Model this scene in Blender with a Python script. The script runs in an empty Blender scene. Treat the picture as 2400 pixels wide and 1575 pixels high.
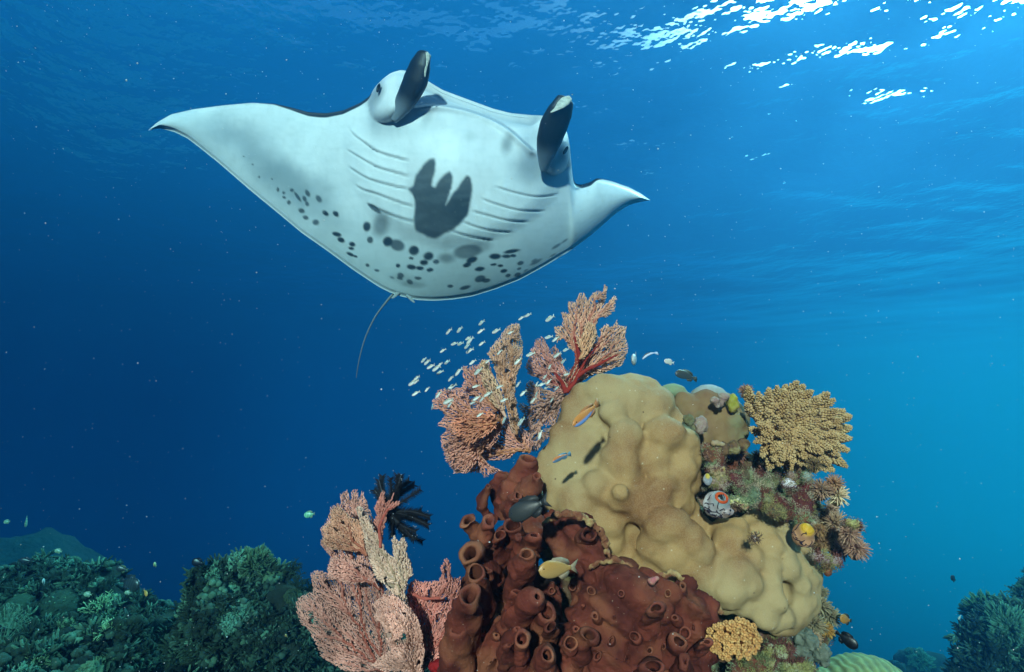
import bpy, bmesh, math, random, heapq
import numpy as np
from mathutils import Vector, Matrix, Euler, noise as mnoise

R = math.radians
S = bpy.context.scene
C = S.collection
random.seed(7)
rng = np.random.default_rng(11)

# ------------------------------------------------------------------ camera
PITCH = 12.0
LENS = 20.0
cam_d = bpy.data.cameras.new('camera')
cam = bpy.data.objects.new('camera', cam_d)
C.objects.link(cam)
cam_d.lens = LENS
cam_d.sensor_width = 36.0
cam_d.clip_start = 0.02
cam_d.clip_end = 2000
cam.location = (0, 0, 0)
cam.rotation_euler = (R(90 + PITCH), 0, 0)
S.camera = cam

FPX = LENS / 36.0 * 2400.0
CP, SP = math.cos(R(PITCH)), math.sin(R(PITCH))


def P(px, py, d):
    """world point on the sight line of photo pixel (px, py), d metres ahead of the camera"""
    cx = (px - 1200.0) / FPX * d
    cz = (787.5 - py) / FPX * d
    return Vector((cx, d * CP - cz * SP, d * SP + cz * CP))


# ------------------------------------------------------------------ world: sky above, deep water below
W = bpy.data.worlds.new('World')
S.world = W
W.use_nodes = True
wn, wl = W.node_tree.nodes, W.node_tree.links
wn.clear()


def wnode(t, **kw):
    n = wn.new(t)
    for k, v in kw.items():
        setattr(n, k, v)
    return n


SUN_AZ, SUN_EL = 48.0, 44.0          # the daylight, high to the right beyond the reef
wo = wnode('ShaderNodeOutputWorld')
sky = wnode('ShaderNodeTexSky')
sky.sky_type = 'NISHITA'
sky.sun_disc = False
sky.sun_elevation = R(SUN_EL)
sky.sun_rotation = R(SUN_AZ)
bsky = wnode('ShaderNodeBackground')
bsky.inputs['Strength'].default_value = 0.05
wl.new(sky.outputs[0], bsky.inputs[0])
sun_dir = Vector((math.cos(R(SUN_EL)) * math.sin(R(SUN_AZ)), math.cos(R(SUN_EL)) * math.cos(R(SUN_AZ)), math.sin(R(SUN_EL))))
tc = wnode('ShaderNodeTexCoord')


def vmath(op, a, b):
    n = wnode('ShaderNodeVectorMath', operation=op)
    for k, s in enumerate((a, b)):
        if s is None:
            continue
        if hasattr(s, 'is_linked'):
            wl.new(s, n.inputs[k])
        else:
            n.inputs[k].default_value = s
    return n


def fmath(op, a, b=None, clamp=False):
    n = wnode('ShaderNodeMath', operation=op, use_clamp=clamp)
    for k, s in enumerate((a, b)):
        if s is None:
            continue
        if hasattr(s, 'is_linked'):
            wl.new(s, n.inputs[k])
        else:
            n.inputs[k].default_value = s
    return n.outputs[0]


nrm = vmath('NORMALIZE', tc.outputs['Generated'], None)
dsun = vmath('DOT_PRODUCT', nrm.outputs[0], tuple(sun_dir)).outputs['Value']
# bright lobe added to the sky for the daylight glow at upper right
halo = fmath('POWER', fmath('MAXIMUM', dsun, 0.0), 42.0)
bh = wnode('ShaderNodeBackground')
bh.inputs['Color'].default_value = (1.0, 0.90, 0.80, 1)
wl.new(fmath('MULTIPLY', halo, 150.0), bh.inputs['Strength'])
addb = wnode('ShaderNodeAddShader')
wl.new(bsky.outputs[0], addb.inputs[0])
wl.new(bh.outputs[0], addb.inputs[1])
# light coming up and sideways out of the water itself
bw = wnode('ShaderNodeBackground')
ramp = wnode('ShaderNodeValToRGB')
az = vmath('MULTIPLY', nrm.outputs[0], (1, 1, 0))
azn = vmath('NORMALIZE', az.outputs[0], None)
sa = Vector((math.sin(R(62)), math.cos(R(62)), 0))
daz = vmath('DOT_PRODUCT', azn.outputs[0], tuple(sa)).outputs['Value']
wl.new(fmath('MULTIPLY', fmath('ADD', daz, 1.0), 0.5, True), ramp.inputs[0])
cr = ramp.color_ramp
cr.interpolation = 'EASE'
cr.elements[0].position = 0.0
cr.elements[0].color = (0.000, 0.015, 0.055, 1)
cr.elements[1].position = 1.0
cr.elements[1].color = (0.000, 0.38, 0.45, 1)
e = cr.elements.new(0.45); e.color = (0.000, 0.026, 0.095, 1)
e = cr.elements.new(0.60); e.color = (0.000, 0.055, 0.165, 1)
e = cr.elements.new(0.84); e.color = (0.000, 0.085, 0.185, 1)
wl.new(ramp.outputs[0], bw.inputs[0])
sep = wnode('ShaderNodeSeparateXYZ')
wl.new(nrm.outputs[0], sep.inputs[0])
mr = wnode('ShaderNodeMapRange')
mr.interpolation_type = 'SMOOTHSTEP'
wl.new(sep.outputs['Z'], mr.inputs['Value'])
mr.inputs['From Min'].default_value = -0.42
mr.inputs['From Max'].default_value = -0.06
mr.inputs['To Min'].default_value = 0.04
mr.inputs['To Max'].default_value = 1.0
wl.new(mr.outputs[0], bw.inputs['Strength'])
mr2 = wnode('ShaderNodeMapRange')
mr2.interpolation_type = 'SMOOTHSTEP'
wl.new(sep.outputs['Z'], mr2.inputs['Value'])
mr2.inputs['From Min'].default_value = 0.16
mr2.inputs['From Max'].default_value = 0.34
mixb = wnode('ShaderNodeMixShader')
wl.new(mr2.outputs[0], mixb.inputs[0])
wl.new(bw.outputs[0], mixb.inputs[1])
wl.new(addb.outputs[0], mixb.inputs[2])
wl.new(mixb.outputs[0], wo.inputs['Surface'])
W.cycles.sampling_method = 'MANUAL'
W.cycles.sample_map_resolution = 512

# ------------------------------------------------------------------ hard key lamp standing in for the camera flash
ld = bpy.data.lights.new('flash_key', 'SUN')
ld.energy = 4.5
ld.angle = R(2.0)
ld.color = (1.0, 0.90, 0.78)
flash_key = bpy.data.objects.new('flash_key', ld)
C.objects.link(flash_key)
key = Vector((-0.20, -1.0, 0.30)).normalized()      # towards the light: behind the camera, high on the left
flash_key.rotation_euler = key.to_track_quat('Z', 'Y').to_euler()

S.view_settings.view_transform = 'Standard'
S.view_settings.look = 'None'
S.view_settings.exposure = 0.0
S.view_settings.gamma = 1.0
S.view_settings.use_curve_mapping = False
S.render.engine = 'CYCLES'
S.cycles.max_bounces = 5
S.cycles.diffuse_bounces = 2
S.cycles.glossy_bounces = 2
S.cycles.transmission_bounces = 2
S.cycles.volume_bounces = 1
S.cycles.transparent_max_bounces = 6
S.cycles.use_denoising = True
S.cycles.use_adaptive_sampling = True
S.cycles.adaptive_threshold = 0.02
S.cycles.sample_clamp_indirect = 4.0
S.cycles.sample_clamp_direct = 0.0
S.cycles.caustics_reflective = False
S.cycles.caustics_refractive = False

# ------------------------------------------------------------------ helpers
def tag(o, label=None, cat=None, group=None, kind=None):
    if label: o['label'] = label
    if cat: o['category'] = cat
    if group: o['group'] = group
    if kind: o['kind'] = kind
    return o


def link(name, me, mat=None, parent=None):
    o = bpy.data.objects.new(name, me)
    C.objects.link(o)
    if mat is not None and not me.materials:
        me.materials.append(mat)
    if parent is not None:
        o.parent = parent
    return o


def mesh_np(name, verts, faces, smooth=True, cols=None):
    """verts (n,3), faces (m,3|4) int array -> mesh, fast"""
    me = bpy.data.meshes.new(name)
    verts = np.asarray(verts, dtype=np.float32)
    faces = np.asarray(faces, dtype=np.int32)
    n, k = faces.shape
    me.vertices.add(len(verts))
    me.vertices.foreach_set('co', verts.ravel())
    me.loops.add(n * k)
    me.loops.foreach_set('vertex_index', faces.ravel())
    me.polygons.add(n)
    me.polygons.foreach_set('loop_start', np.arange(0, n * k, k, dtype=np.int32))
    me.polygons.foreach_set('loop_total', np.full(n, k, dtype=np.int32))
    if smooth:
        me.polygons.foreach_set('use_smooth', np.ones(n, dtype=bool))
    if cols is not None:
        a = me.color_attributes.new('tint', 'FLOAT_COLOR', 'POINT')
        c4 = np.ones((len(verts), 4), dtype=np.float32)
        c4[:, :3] = cols
        a.data.foreach_set('color', c4.ravel())
    me.update()
    me.validate()
    return me


def sstep(a, b, x):
    t = np.clip((x - a) / (b - a), 0, 1)
    return t * t * (3 - 2 * t)


def empty(name, loc):
    o = bpy.data.objects.new(name, None)
    o.empty_display_size = 0.05
    C.objects.link(o)
    o.location = loc
    return o


def adopt(parent, child):
    """parent keeps its place, the child's world coordinates stay"""
    child.parent = parent
    child.matrix_parent_inverse = Matrix.Translation(parent.location).inverted() if True else None
    return child


# ------------------------------------------------------------------ the water surface seen from below, and the water itself
SURF_Z = 4.3
m = bpy.data.materials.new('water_surface')
m.use_nodes = True
n, l = m.node_tree.nodes, m.node_tree.links
n.clear()
out = n.new('ShaderNodeOutputMaterial')
fr = n.new('ShaderNodeFresnel'); fr.inputs['IOR'].default_value = 1.33
tr = n.new('ShaderNodeBsdfTransparent'); tr.inputs[0].default_value = (0.93, 0.98, 1, 1)
gl = n.new('ShaderNodeBsdfGlossy'); gl.inputs['Roughness'].default_value = 0.0
gl.inputs[0].default_value = (1, 1, 1, 1)
mx = n.new('ShaderNodeMixShader')
tcx = n.new('ShaderNodeTexCoord')
nz = n.new('ShaderNodeTexNoise'); nz.inputs['Scale'].default_value = 2.6; nz.inputs['Detail'].default_value = 3
bp = n.new('ShaderNodeBump'); bp.inputs['Strength'].default_value = 0.5; bp.inputs['Distance'].default_value = 0.10
l.new(tcx.outputs['Object'], nz.inputs['Vector'])
ln = n.new('ShaderNodeVectorMath'); ln.operation = 'LENGTH'
l.new(tcx.outputs['Object'], ln.inputs[0])
mf = n.new('ShaderNodeMapRange'); mf.inputs['From Min'].default_value = 9; mf.inputs['From Max'].default_value = 20
mf.inputs['To Min'].default_value = 0.55; mf.inputs['To Max'].default_value = 0.0
l.new(ln.outputs['Value'], mf.inputs['Value']); l.new(mf.outputs[0], bp.inputs['Strength'])
l.new(nz.outputs[0], bp.inputs['Height'])
for x in (fr, gl):
    l.new(bp.outputs[0], x.inputs['Normal'])
l.new(fr.outputs[0], mx.inputs[0]); l.new(tr.outputs[0], mx.inputs[1]); l.new(gl.outputs[0], mx.inputs[2])
tl = n.new('ShaderNodeBsdfTranslucent'); tl.inputs[0].default_value = (0.003, 0.062, 0.17, 1)
mx2 = n.new('ShaderNodeMixShader'); mf2 = n.new('ShaderNodeMapRange'); inv = n.new('ShaderNodeMath'); inv.operation = 'DIVIDE'; inv.inputs[0].default_value = SURF_Z
l.new(ln.outputs['Value'], inv.inputs[1])
mf2.inputs['From Min'].default_value = 0.05; mf2.inputs['From Max'].default_value = 0.75; mf2.interpolation_type = 'SMOOTHSTEP'
mf2.inputs['To Min'].default_value = 0.0; mf2.inputs['To Max'].default_value = 0.62
l.new(inv.outputs[0], mf2.inputs['Value']); l.new(mf2.outputs[0], mx2.inputs[0])
l.new(mx.outputs[0], mx2.inputs[1]); l.new(tl.outputs[0], mx2.inputs[2])
l.new(mx2.outputs[0], out.inputs['Surface'])
M_SURF = m

nx, ny = 420, 420
gx = np.linspace(-1, 1, nx); gx = np.sign(gx) * (0.45 * np.abs(gx) + 0.55 * np.abs(gx) ** 2.2) * 45
gy = 2.2 + (np.linspace(0, 1, ny) ** 1.9) * 58
X, Y = np.meshgrid(gx, gy)
wv = np.zeros_like(X)
wr = np.random.default_rng(5)
for k in range(46):
    lam = 0.45 * (1.085 ** k) * wr.uniform(0.9, 1.1)
    th = R(wr.normal(100, 34))
    kx, ky = 2 * math.pi / lam * math.cos(th), 2 * math.pi / lam * math.sin(th)
    amp = 0.0062 * lam ** 0.95
    wv += amp * np.sin(kx * X + ky * Y + wr.uniform(0, 6.28))
fade = np.exp(-np.maximum(np.hypot(X, Y) - 8, 0) / 5.5)
Z = SURF_Z + wv * fade * (0.20 + 1.0 * sstep(-2, 9, X))
V = np.stack([X, Y, Z], -1).reshape(-1, 3)
ii = np.arange((ny - 1) * nx).reshape(ny - 1, nx)[:, :-1].ravel()
F = np.stack([ii, ii + 1, ii + nx + 1, ii + nx], -1)
me = mesh_np('water_surface', V, F)
o = link('water_surface', me, M_SURF)
tag(o, 'rippled underside of the sea surface with bright glints', kind='structure')

# the body of water: one closed box of even, pale scattering
HZ_D, HZ_C, HZ_A, HZ_G = 0.14, (0.022, 0.098, 0.195, 1), (0.0, 0.68, 1.0, 1), 0.82
m = bpy.data.materials.new('sea_water')
m.use_nodes = True
n, l = m.node_tree.nodes, m.node_tree.links
n.clear()
out = n.new('ShaderNodeOutputMaterial')
pv = n.new('ShaderNodeVolumePrincipled')
pv.inputs['Color'].default_value = HZ_C
pv.inputs['Density'].default_value = HZ_D
pv.inputs['Absorption Color'].default_value = HZ_A
pv.inputs['Anisotropy'].default_value = HZ_G
l.new(pv.outputs[0], out.inputs['Volume'])
m.volume_intersection_method if False else None
HZ = ((-14, 14), (-0.45, 17), (-7, SURF_Z + 1.2))
bm = bmesh.new()
bmesh.ops.create_cube(bm, size=1)
for v in bm.verts:
    v.co = Vector([HZ[k][0] + (v.co[k] + 0.5) * (HZ[k][1] - HZ[k][0]) for k in range(3)])
me = bpy.data.meshes.new('haze'); bm.to_mesh(me); bm.free()
hz = link('haze', me, m)
tag(hz, 'blue sea water all round the reef', kind='stuff')

# ------------------------------------------------------------------ numeric noise
def _hash3(i, j, k, seed):
    h = (i * 374761393 + j * 668265263 + k * 2147483647 + seed * 974634777) & 0xffffffff
    h = ((h ^ (h >> 13)) * 1274126177) & 0xffffffff
    h = ((h ^ (h >> 16)) * 2246822519) & 0xffffffff
    return (h ^ (h >> 15)) & 0xffffffff


def vnoise(p, seed=0):
    """smooth value noise in -1..1, p (n,3)"""
    p = np.asarray(p, dtype=np.float64)
    i0 = np.floor(p).astype(np.int64)
    f = p - i0
    u = f * f * f * (f * (f * 6 - 15) + 10)
    r = 0
    for dx in (0, 1):
        for dy in (0, 1):
            for dz in (0, 1):
                h = _hash3(i0[:, 0] + dx, i0[:, 1] + dy, i0[:, 2] + dz, seed) / 4294967295.0
                w = (u[:, 0] if dx else 1 - u[:, 0]) * (u[:, 1] if dy else 1 - u[:, 1]) * (u[:, 2] if dz else 1 - u[:, 2])
                r = r + w * h
    return r * 2 - 1


def fbm(p, oct=4, seed=0):
    r, a = 0, 1.0
    for o in range(oct):
        r = r + a * vnoise(p * (2.03 ** o) + o * 17.3, seed + o)
        a *= 0.5
    return r


def cells(p, seed=0, jit=0.85):
    """soft distance to the nearest of scattered points (cobble pattern): 0 in a knob's centre"""
    p = np.asarray(p, dtype=np.float64)
    i0 = np.floor(p).astype(np.int64)
    acc = 0
    k = 9.0
    for dx in (-1, 0, 1):
        for dy in (-1, 0, 1):
            for dz in (-1, 0, 1):
                c = i0 + np.array([dx, dy, dz])
                q = np.stack([_hash3(c[:, 0], c[:, 1], c[:, 2], seed + s) / 4294967295.0 for s in (0, 1, 2)], -1)
                d = np.sqrt(((c + 0.5 + (q - 0.5) * jit - p) ** 2).sum(-1))
                acc = acc + np.exp(-k * d)
    return -np.log(acc) / k


# ------------------------------------------------------------------ materials
def mat(name, c1, c2=None, rough=0.8, scale=20, bump=0.3, bscale=None, tint=False, c3=None, scale3=4, sss=0.0, spec=0.3,
        bdist=0.002, contrast=(0.35, 0.65), detail=5, vor=False):
    m = bpy.data.materials.new(name)
    m.use_nodes = True
    n, l = m.node_tree.nodes, m.node_tree.links
    b = n['Principled BSDF']
    tcn = n.new('ShaderNodeTexCoord')
    co = tcn.outputs['Object']

    def noise(s, d=detail):
        x = n.new('ShaderNodeTexNoise')
        x.inputs['Scale'].default_value = s
        x.inputs['Detail'].default_value = d
        l.new(co, x.inputs['Vector'])
        return x.outputs[0]

    def mix(f, a, bb):
        x = n.new('ShaderNodeMix'); x.data_type = 'RGBA'
        if hasattr(f, 'is_linked'): l.new(f, x.inputs[0])
        else: x.inputs[0].default_value = f
        for k, s in ((6, a), (7, bb)):
            if hasattr(s, 'is_linked'): l.new(s, x.inputs[k])
            else: x.inputs[k].default_value = (*s, 1)
        return x.outputs[2]

    def rng_(f, a, bb):
        x = n.new('ShaderNodeMapRange'); x.inputs['From Min'].default_value = a; x.inputs['From Max'].default_value = bb
        l.new(f, x.inputs['Value'])
        return x.outputs[0]

    c2 = c2 or tuple(v * 0.6 for v in c1)
    if vor:
        v = n.new('ShaderNodeTexVoronoi'); v.inputs['Scale'].default_value = scale
        l.new(co, v.inputs['Vector'])
        f = rng_(v.outputs['Distance'], *contrast)
    else:
        f = rng_(noise(scale), *contrast)
    col = mix(f, c1, c2)
    if c3:
        col = mix(rng_(noise(scale3, 3), 0.5, 0.68), col, c3)
    if tint:
        at = n.new('ShaderNodeAttribute'); at.attribute_name = 'tint'
        x = n.new('ShaderNodeMix'); x.data_type = 'RGBA'; x.blend_type = 'MULTIPLY'; x.inputs[0].default_value = 1
        l.new(col, x.inputs[6]); l.new(at.outputs['Color'], x.inputs[7])
        col = x.outputs[2]
    l.new(col, b.inputs['Base Color'])
    b.inputs['Roughness'].default_value = rough
    b.inputs['Specular IOR Level'].default_value = spec
    if sss:
        b.inputs['Subsurface Weight'].default_value = sss
        b.inputs['Subsurface Radius'].default_value = (0.02, 0.01, 0.006)
        b.inputs['Subsurface Scale'].default_value = 0.5
    if bump:
        bn = n.new('ShaderNodeBump'); bn.inputs['Strength'].default_value = bump; bn.inputs['Distance'].default_value = bdist
        l.new(noise(bscale or scale * 3, 4), bn.inputs['Height'])
        l.new(bn.outputs[0], b.inputs['Normal'])
    return m


# ------------------------------------------------------------------ mesh tools (all in world coordinates, then recentred)
def put(name, V, F, m, origin=None, parent=None, cols=None, smooth=True):
    V = np.asarray(V, dtype=np.float64)
    if parent is not None:
        o0 = np.array(parent['_o'])
    else:
        o0 = np.array(origin if origin is not None else (V[:, 0].mean(), V[:, 1].mean(), V[:, 2].min()))
    me = mesh_np(name, V - o0, F, smooth, cols)
    o = link(name, me, m, parent)
    if parent is None:
        o.location = o0
    o['_o'] = [float(v) for v in o0]
    return o


def thing(name, label, cat, origin, group=None):
    o = empty(name, origin)
    tag(o, label, cat, group)
    o['_o'] = [float(v) for v in origin]
    return o


_ico = {}


def ico(sub):
    if sub not in _ico:
        bm = bmesh.new()
        bmesh.ops.create_icosphere(bm, subdivisions=sub, radius=1)
        V = np.array([v.co[:] for v in bm.verts]); F = np.array([[v.index for v in f.verts] for f in bm.faces])
        bm.free()
        _ico[sub] = (V, F)
    return _ico[sub]


class Acc:
    """collects triangles and quads (quads split) with optional colour"""
    def __init__(s):
        s.V, s.F, s.Cc, s.n = [], [], [], 0

    def add(s, V, F, col=None):
        V = np.asarray(V); F = np.asarray(F)
        if F.shape[1] == 4:
            F = np.concatenate([F[:, [0, 1, 2]], F[:, [0, 2, 3]]])
        s.V.append(V); s.F.append(F + s.n)
        c = np.ones((len(V), 3)) if col is None else np.broadcast_to(np.asarray(col, dtype=float), (len(V), 3))
        s.Cc.append(c)
        s.n += len(V)

    def blob(s, c, r, sub=1, col=None, rot=None):
        V, F = ico(sub)
        V = V * np.asarray(r)
        if rot is not None:
            V = V @ np.array(rot).T
        s.add(V + np.asarray(c), F, col)

    def out(s):
        return np.concatenate(s.V), np.concatenate(s.F), np.concatenate(s.Cc)

    def put(s, name, m, origin=None, parent=None, smooth=True):
        V, F, c = s.out()
        return put(name, V, F, m, origin, parent, c, smooth)


def frame_along(path):
    path = np.asarray(path, dtype=float)
    t = np.gradient(path, axis=0)
    t /= np.linalg.norm(t, axis=1)[:, None] + 1e-12
    up = np.array([0.13, -0.9, 0.2])
    A, B = [], []
    a = np.cross(t[0], up); a /= np.linalg.norm(a) + 1e-12
    for k in range(len(t)):
        a = a - t[k] * (a @ t[k]); a /= np.linalg.norm(a) + 1e-12
        A.append(a); B.append(np.cross(t[k], a))
    return t, np.array(A), np.array(B)


def sweep(path, rad, sides=12, flat=1.0, cap=True):
    """rad (n,) or (n,sides)"""
    path = np.asarray(path, dtype=float)
    t, A, B = frame_along(path)
    th = np.linspace(0, 2 * math.pi, sides, endpoint=False)
    rad = np.asarray(rad, dtype=float)
    if rad.ndim == 1:
        rad = np.repeat(rad[:, None], sides, 1)
    V = path[:, None, :] + rad[:, :, None] * (np.cos(th)[None, :, None] * A[:, None, :] + flat * np.sin(th)[None, :, None] * B[:, None, :])
    n = len(path)
    V = V.reshape(-1, 3)
    i = np.arange(n - 1)[:, None] * sides
    j = np.arange(sides)[None, :]
    j2 = (j + 1) % sides
    F = np.stack([(i + j), (i + j2), (i + sides + j2), (i + sides + j)], -1).reshape(-1, 4)
    F = np.concatenate([F[:, [0, 1, 2]], F[:, [0, 2, 3]]])
    if cap:
        c0, c1 = len(V), len(V) + 1
        V = np.concatenate([V, path[:1], path[-1:]])
        k = np.arange(sides); k2 = (k + 1) % sides
        F = np.concatenate([F, np.stack([np.full(sides, c0), k2, k], -1), np.stack([np.full(sides, c1), (n - 1) * sides + k, (n - 1) * sides + k2], -1)])
    return V, F


def smoothpath(pts, n):
    pts = np.asarray(pts, dtype=float)
    d = np.r_[0, np.cumsum(np.linalg.norm(np.diff(pts, axis=0), axis=1))]
    d /= d[-1]
    # Catmull-Rom through the points
    out = []
    for s in np.linspace(0, 1, n):
        k = min(max(np.searchsorted(d, s, side='right') - 1, 0), len(pts) - 2)
        f = (s - d[k]) / (d[k + 1] - d[k] + 1e-12)
        p0 = pts[max(k - 1, 0)]; p1 = pts[k]; p2 = pts[k + 1]; p3 = pts[min(k + 2, len(pts) - 1)]
        out.append(0.5 * (2 * p1 + (p2 - p0) * f + (2 * p0 - 5 * p1 + 4 * p2 - p3) * f * f + (3 * p1 - p0 - 3 * p2 + p3) * f ** 3))
    return np.array(out)


def PP(px, py, d):
    """vectorised P"""
    px, py, d = np.asarray(px, float), np.asarray(py, float), np.asarray(d, float)
    cx = (px - 1200.0) / FPX * d
    cz = (787.5 - py) / FPX * d
    return np.stack([cx, d * CP - cz * SP, d * SP + cz * CP], -1)


def fused(spheres, voxel, smooth=12, factor=0.5):
    """one skin over many balls: (centre, (rx, ry, rz) or r)"""
    a = Acc()
    for c, r in spheres:
        a.blob(c, r if hasattr(r, '__len__') else (r, r, r), 3)
    V, F, _ = a.out()
    me = mesh_np('tmp', V, F)
    o = bpy.data.objects.new('tmp', me)
    C.objects.link(o)
    mo = o.modifiers.new('r', 'REMESH'); mo.mode = 'VOXEL'; mo.voxel_size = voxel
    ms = o.modifiers.new('s', 'SMOOTH'); ms.factor = factor; ms.iterations = smooth
    dg = bpy.context.evaluated_depsgraph_get()
    ev = bpy.data.meshes.new_from_object(o.evaluated_get(dg))
    nv, nf = len(ev.vertices), len(ev.polygons)
    V = np.empty(nv * 3); ev.vertices.foreach_get('co', V)
    N = np.empty(nv * 3); ev.vertices.foreach_get('normal', N)
    ls = np.empty(len(ev.loops), dtype=np.int32); ev.loops.foreach_get('vertex_index', ls)
    lt = np.empty(nf, dtype=np.int32); ev.polygons.foreach_get('loop_total', lt)
    assert (lt == 4).all()
    F = ls.reshape(-1, 4)
    bpy.data.objects.remove(o); bpy.data.meshes.remove(ev); bpy.data.meshes.remove(me)
    return V.reshape(-1, 3), F, N.reshape(-1, 3)


def inpoly(x, y, poly):
    poly = np.asarray(poly, float)
    r = np.zeros(np.shape(x), bool)
    j = len(poly) - 1
    for i in range(len(poly)):
        xi, yi = poly[i]; xj, yj = poly[j]
        c = ((yi > y) != (yj > y)) & (x < (xj - xi) * (y - yi) / (yj - yi + 1e-12) + xi)
        r ^= c
        j = i
    return r


def segdist(x, y, pts):
    """distance to a polyline and signed side of the nearest segment, and parameter along 0..1"""
    pts = np.asarray(pts, float)
    best = np.full(np.shape(x), 1e9); side = np.zeros(np.shape(x)); par = np.zeros(np.shape(x))
    n = len(pts) - 1
    for i in range(n):
        ax, ay = pts[i]; bx, by = pts[i + 1]
        dx, dy = bx - ax, by - ay
        t = np.clip(((x - ax) * dx + (y - ay) * dy) / (dx * dx + dy * dy + 1e-9), 0, 1)
        d = np.hypot(x - ax - t * dx, y - ay - t * dy)
        s = (dx * (y - ay) - dy * (x - ax)) / math.hypot(dx, dy)
        m_ = d < best
        best = np.where(m_, d, best); side = np.where(m_, s, side); par = np.where(m_, (i + t) / n, par)
    return best, side, par

# ------------------------------------------------------------------ the manta ray
def z2(pts):   # points noted on an enlargement of the belly
    return [(760 + x * 0.397, 80 + y * 0.397) for x, y in pts]


def z1(pts):
    return [(320 + x * 0.2689, 80 + y * 0.2689) for x, y in pts]


TOP = [(347, 306), (368, 287), (401, 268), (454, 256), (522, 247), (589, 241), (643, 243), (683, 252), (723, 263), (764, 265.5),
       (804, 259), (844, 241), (866, 226), (880, 202), (898, 184), (916, 171), (938, 164), (955, 166), (975, 176), (998, 187), (1038, 211),
       (1097, 233), (1157, 255), (1197, 265), (1236, 269), (1272, 271), (1300, 280), (1320, 294), (1329, 308), (1335, 330), (1337.5, 350),
       (1339, 400), (1343, 424), (1350, 431), (1363, 433), (1383, 427), (1399, 417), (1435, 425), (1475, 439), (1502, 453), (1524, 469)]
BOT = [(347, 306), (374, 300), (409, 309), (441, 325), (508, 378), (589, 448), (645, 494), (706, 545), (766, 587), (827, 632), (887, 672),
       (915, 686), (938, 694), (975, 703), (1018, 705), (1060, 702), (1105, 695), (1157, 679), (1217, 656), (1276, 624), (1336, 588), (1379, 556),
       (1415, 525), (1443, 500), (1475, 480), (1506, 472), (1524, 469.5)]
JAW = [(930, 262), (958, 254), (982, 250), (1010, 246), (1038, 247), (1097, 259), (1157, 282), (1197, 306), (1228, 334), (1246, 350)]
NX, NY = 470, 200
sx = np.linspace(0, 1, NX)
mx_ = 347 + (1524 - 347) * (sx + 0.012 * np.sin(2 * np.pi * sx) * 0)
tx, ty = np.array(TOP).T
bx, by = np.array(BOT).T


def gsm(a, k=2):
    w = np.exp(-0.5 * (np.arange(-6, 7) / k) ** 2); w /= w.sum()
    return np.convolve(np.pad(a, 6, mode='edge'), w, 'valid')


topy = gsm(np.interp(mx_, tx, ty), 1.2)
boty = gsm(np.interp(mx_, bx, by), 2.2)
topy[0] = boty[0] = 306; topy[-1] = boty[-1] = 469
tv = np.linspace(0, 1, NY)
tv = 0.5 - 0.5 * np.cos(np.pi * tv)
GX = np.repeat(mx_[:, None], NY, 1)
GY = topy[:, None] + (boty - topy)[:, None] * tv[None, :]
x, y = GX, GY
edge = np.minimum(y - topy[:, None], boty[:, None] - y)
edge = np.minimum(edge, np.minimum(x - 347, 1524 - x) * 0.6 + 0.01)
hw = 0.5 * (boty - topy)[:, None] + 1e-3
# mid-plane depth: wing tips sweep back, the tail end lies a little farther off
D = 3.20 + 0.25 * (y - 250) / 450
D = D + 0.34 * np.clip((1000 - x) / 650, 0, 1) ** 2 + 0.42 * np.clip((x - 1180) / 345, 0, 1) ** 1.7
core = np.exp(-((x - 1075) / 235) ** 2)
prof = np.clip(1 - ((y - (topy + boty)[:, None] / 2) / hw) ** 2, 0, 1)
T = (0.035 + 0.05 * np.clip(1 - np.abs(x - 1075) / 700, 0, 1) + 0.13 * core) * prof ** 0.85
# the bell of the gill chamber
BELL = z2([(130, 560), (115, 640), (135, 780), (190, 930), (280, 1080), (450, 1200), (700, 1270), (900, 1250), (1100, 1180), (1280, 1060), (1390, 930), (1425, 820), (1400, 740), (1200, 420), (600, 280), (300, 400)])
inb = inpoly(x, y, BELL)
bd, _, _ = segdist(x, y, BELL + BELL[:1])
sb = np.where(inb, bd, -bd)
T = T + 0.022 * sstep(-8, 40, sb) * sstep(0, 60, edge)
tint = np.ones(x.shape + (3,)) * np.array((0.93, 0.90, 0.95))
wn_ = fbm(np.stack([x.ravel() / 60, y.ravel() / 60, 0 * x.ravel()], -1), 4, 3).reshape(x.shape)
tint *= (1 + 0.045 * wn_ + 0.05 * np.minimum(0, fbm(np.stack([x.ravel() / 9, y.ravel() / 22, 0 * x.ravel()], -1), 3, 8).reshape(x.shape)))[..., None]


def dark(mask, col):
    global tint
    mm_ = np.clip(mask, 0, 1)[..., None]
    tint = tint * (1 - mm_) + np.array(col) * mm_


# soft pigment patches, plus the water's tint painted on the lower body
def ell(cx, cy, a, b, ang=0, soft=0.25):
    c, s = math.cos(R(ang)), math.sin(R(ang))
    u = ((x - cx) * c + (y - cy) * s) / a
    v = (-(x - cx) * s + (y - cy) * c) / b
    wob = 0.12 * wn_ * 2
    return 1 - sstep(1 - soft, 1 + soft, np.sqrt(u * u + v * v) + wob)


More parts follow.
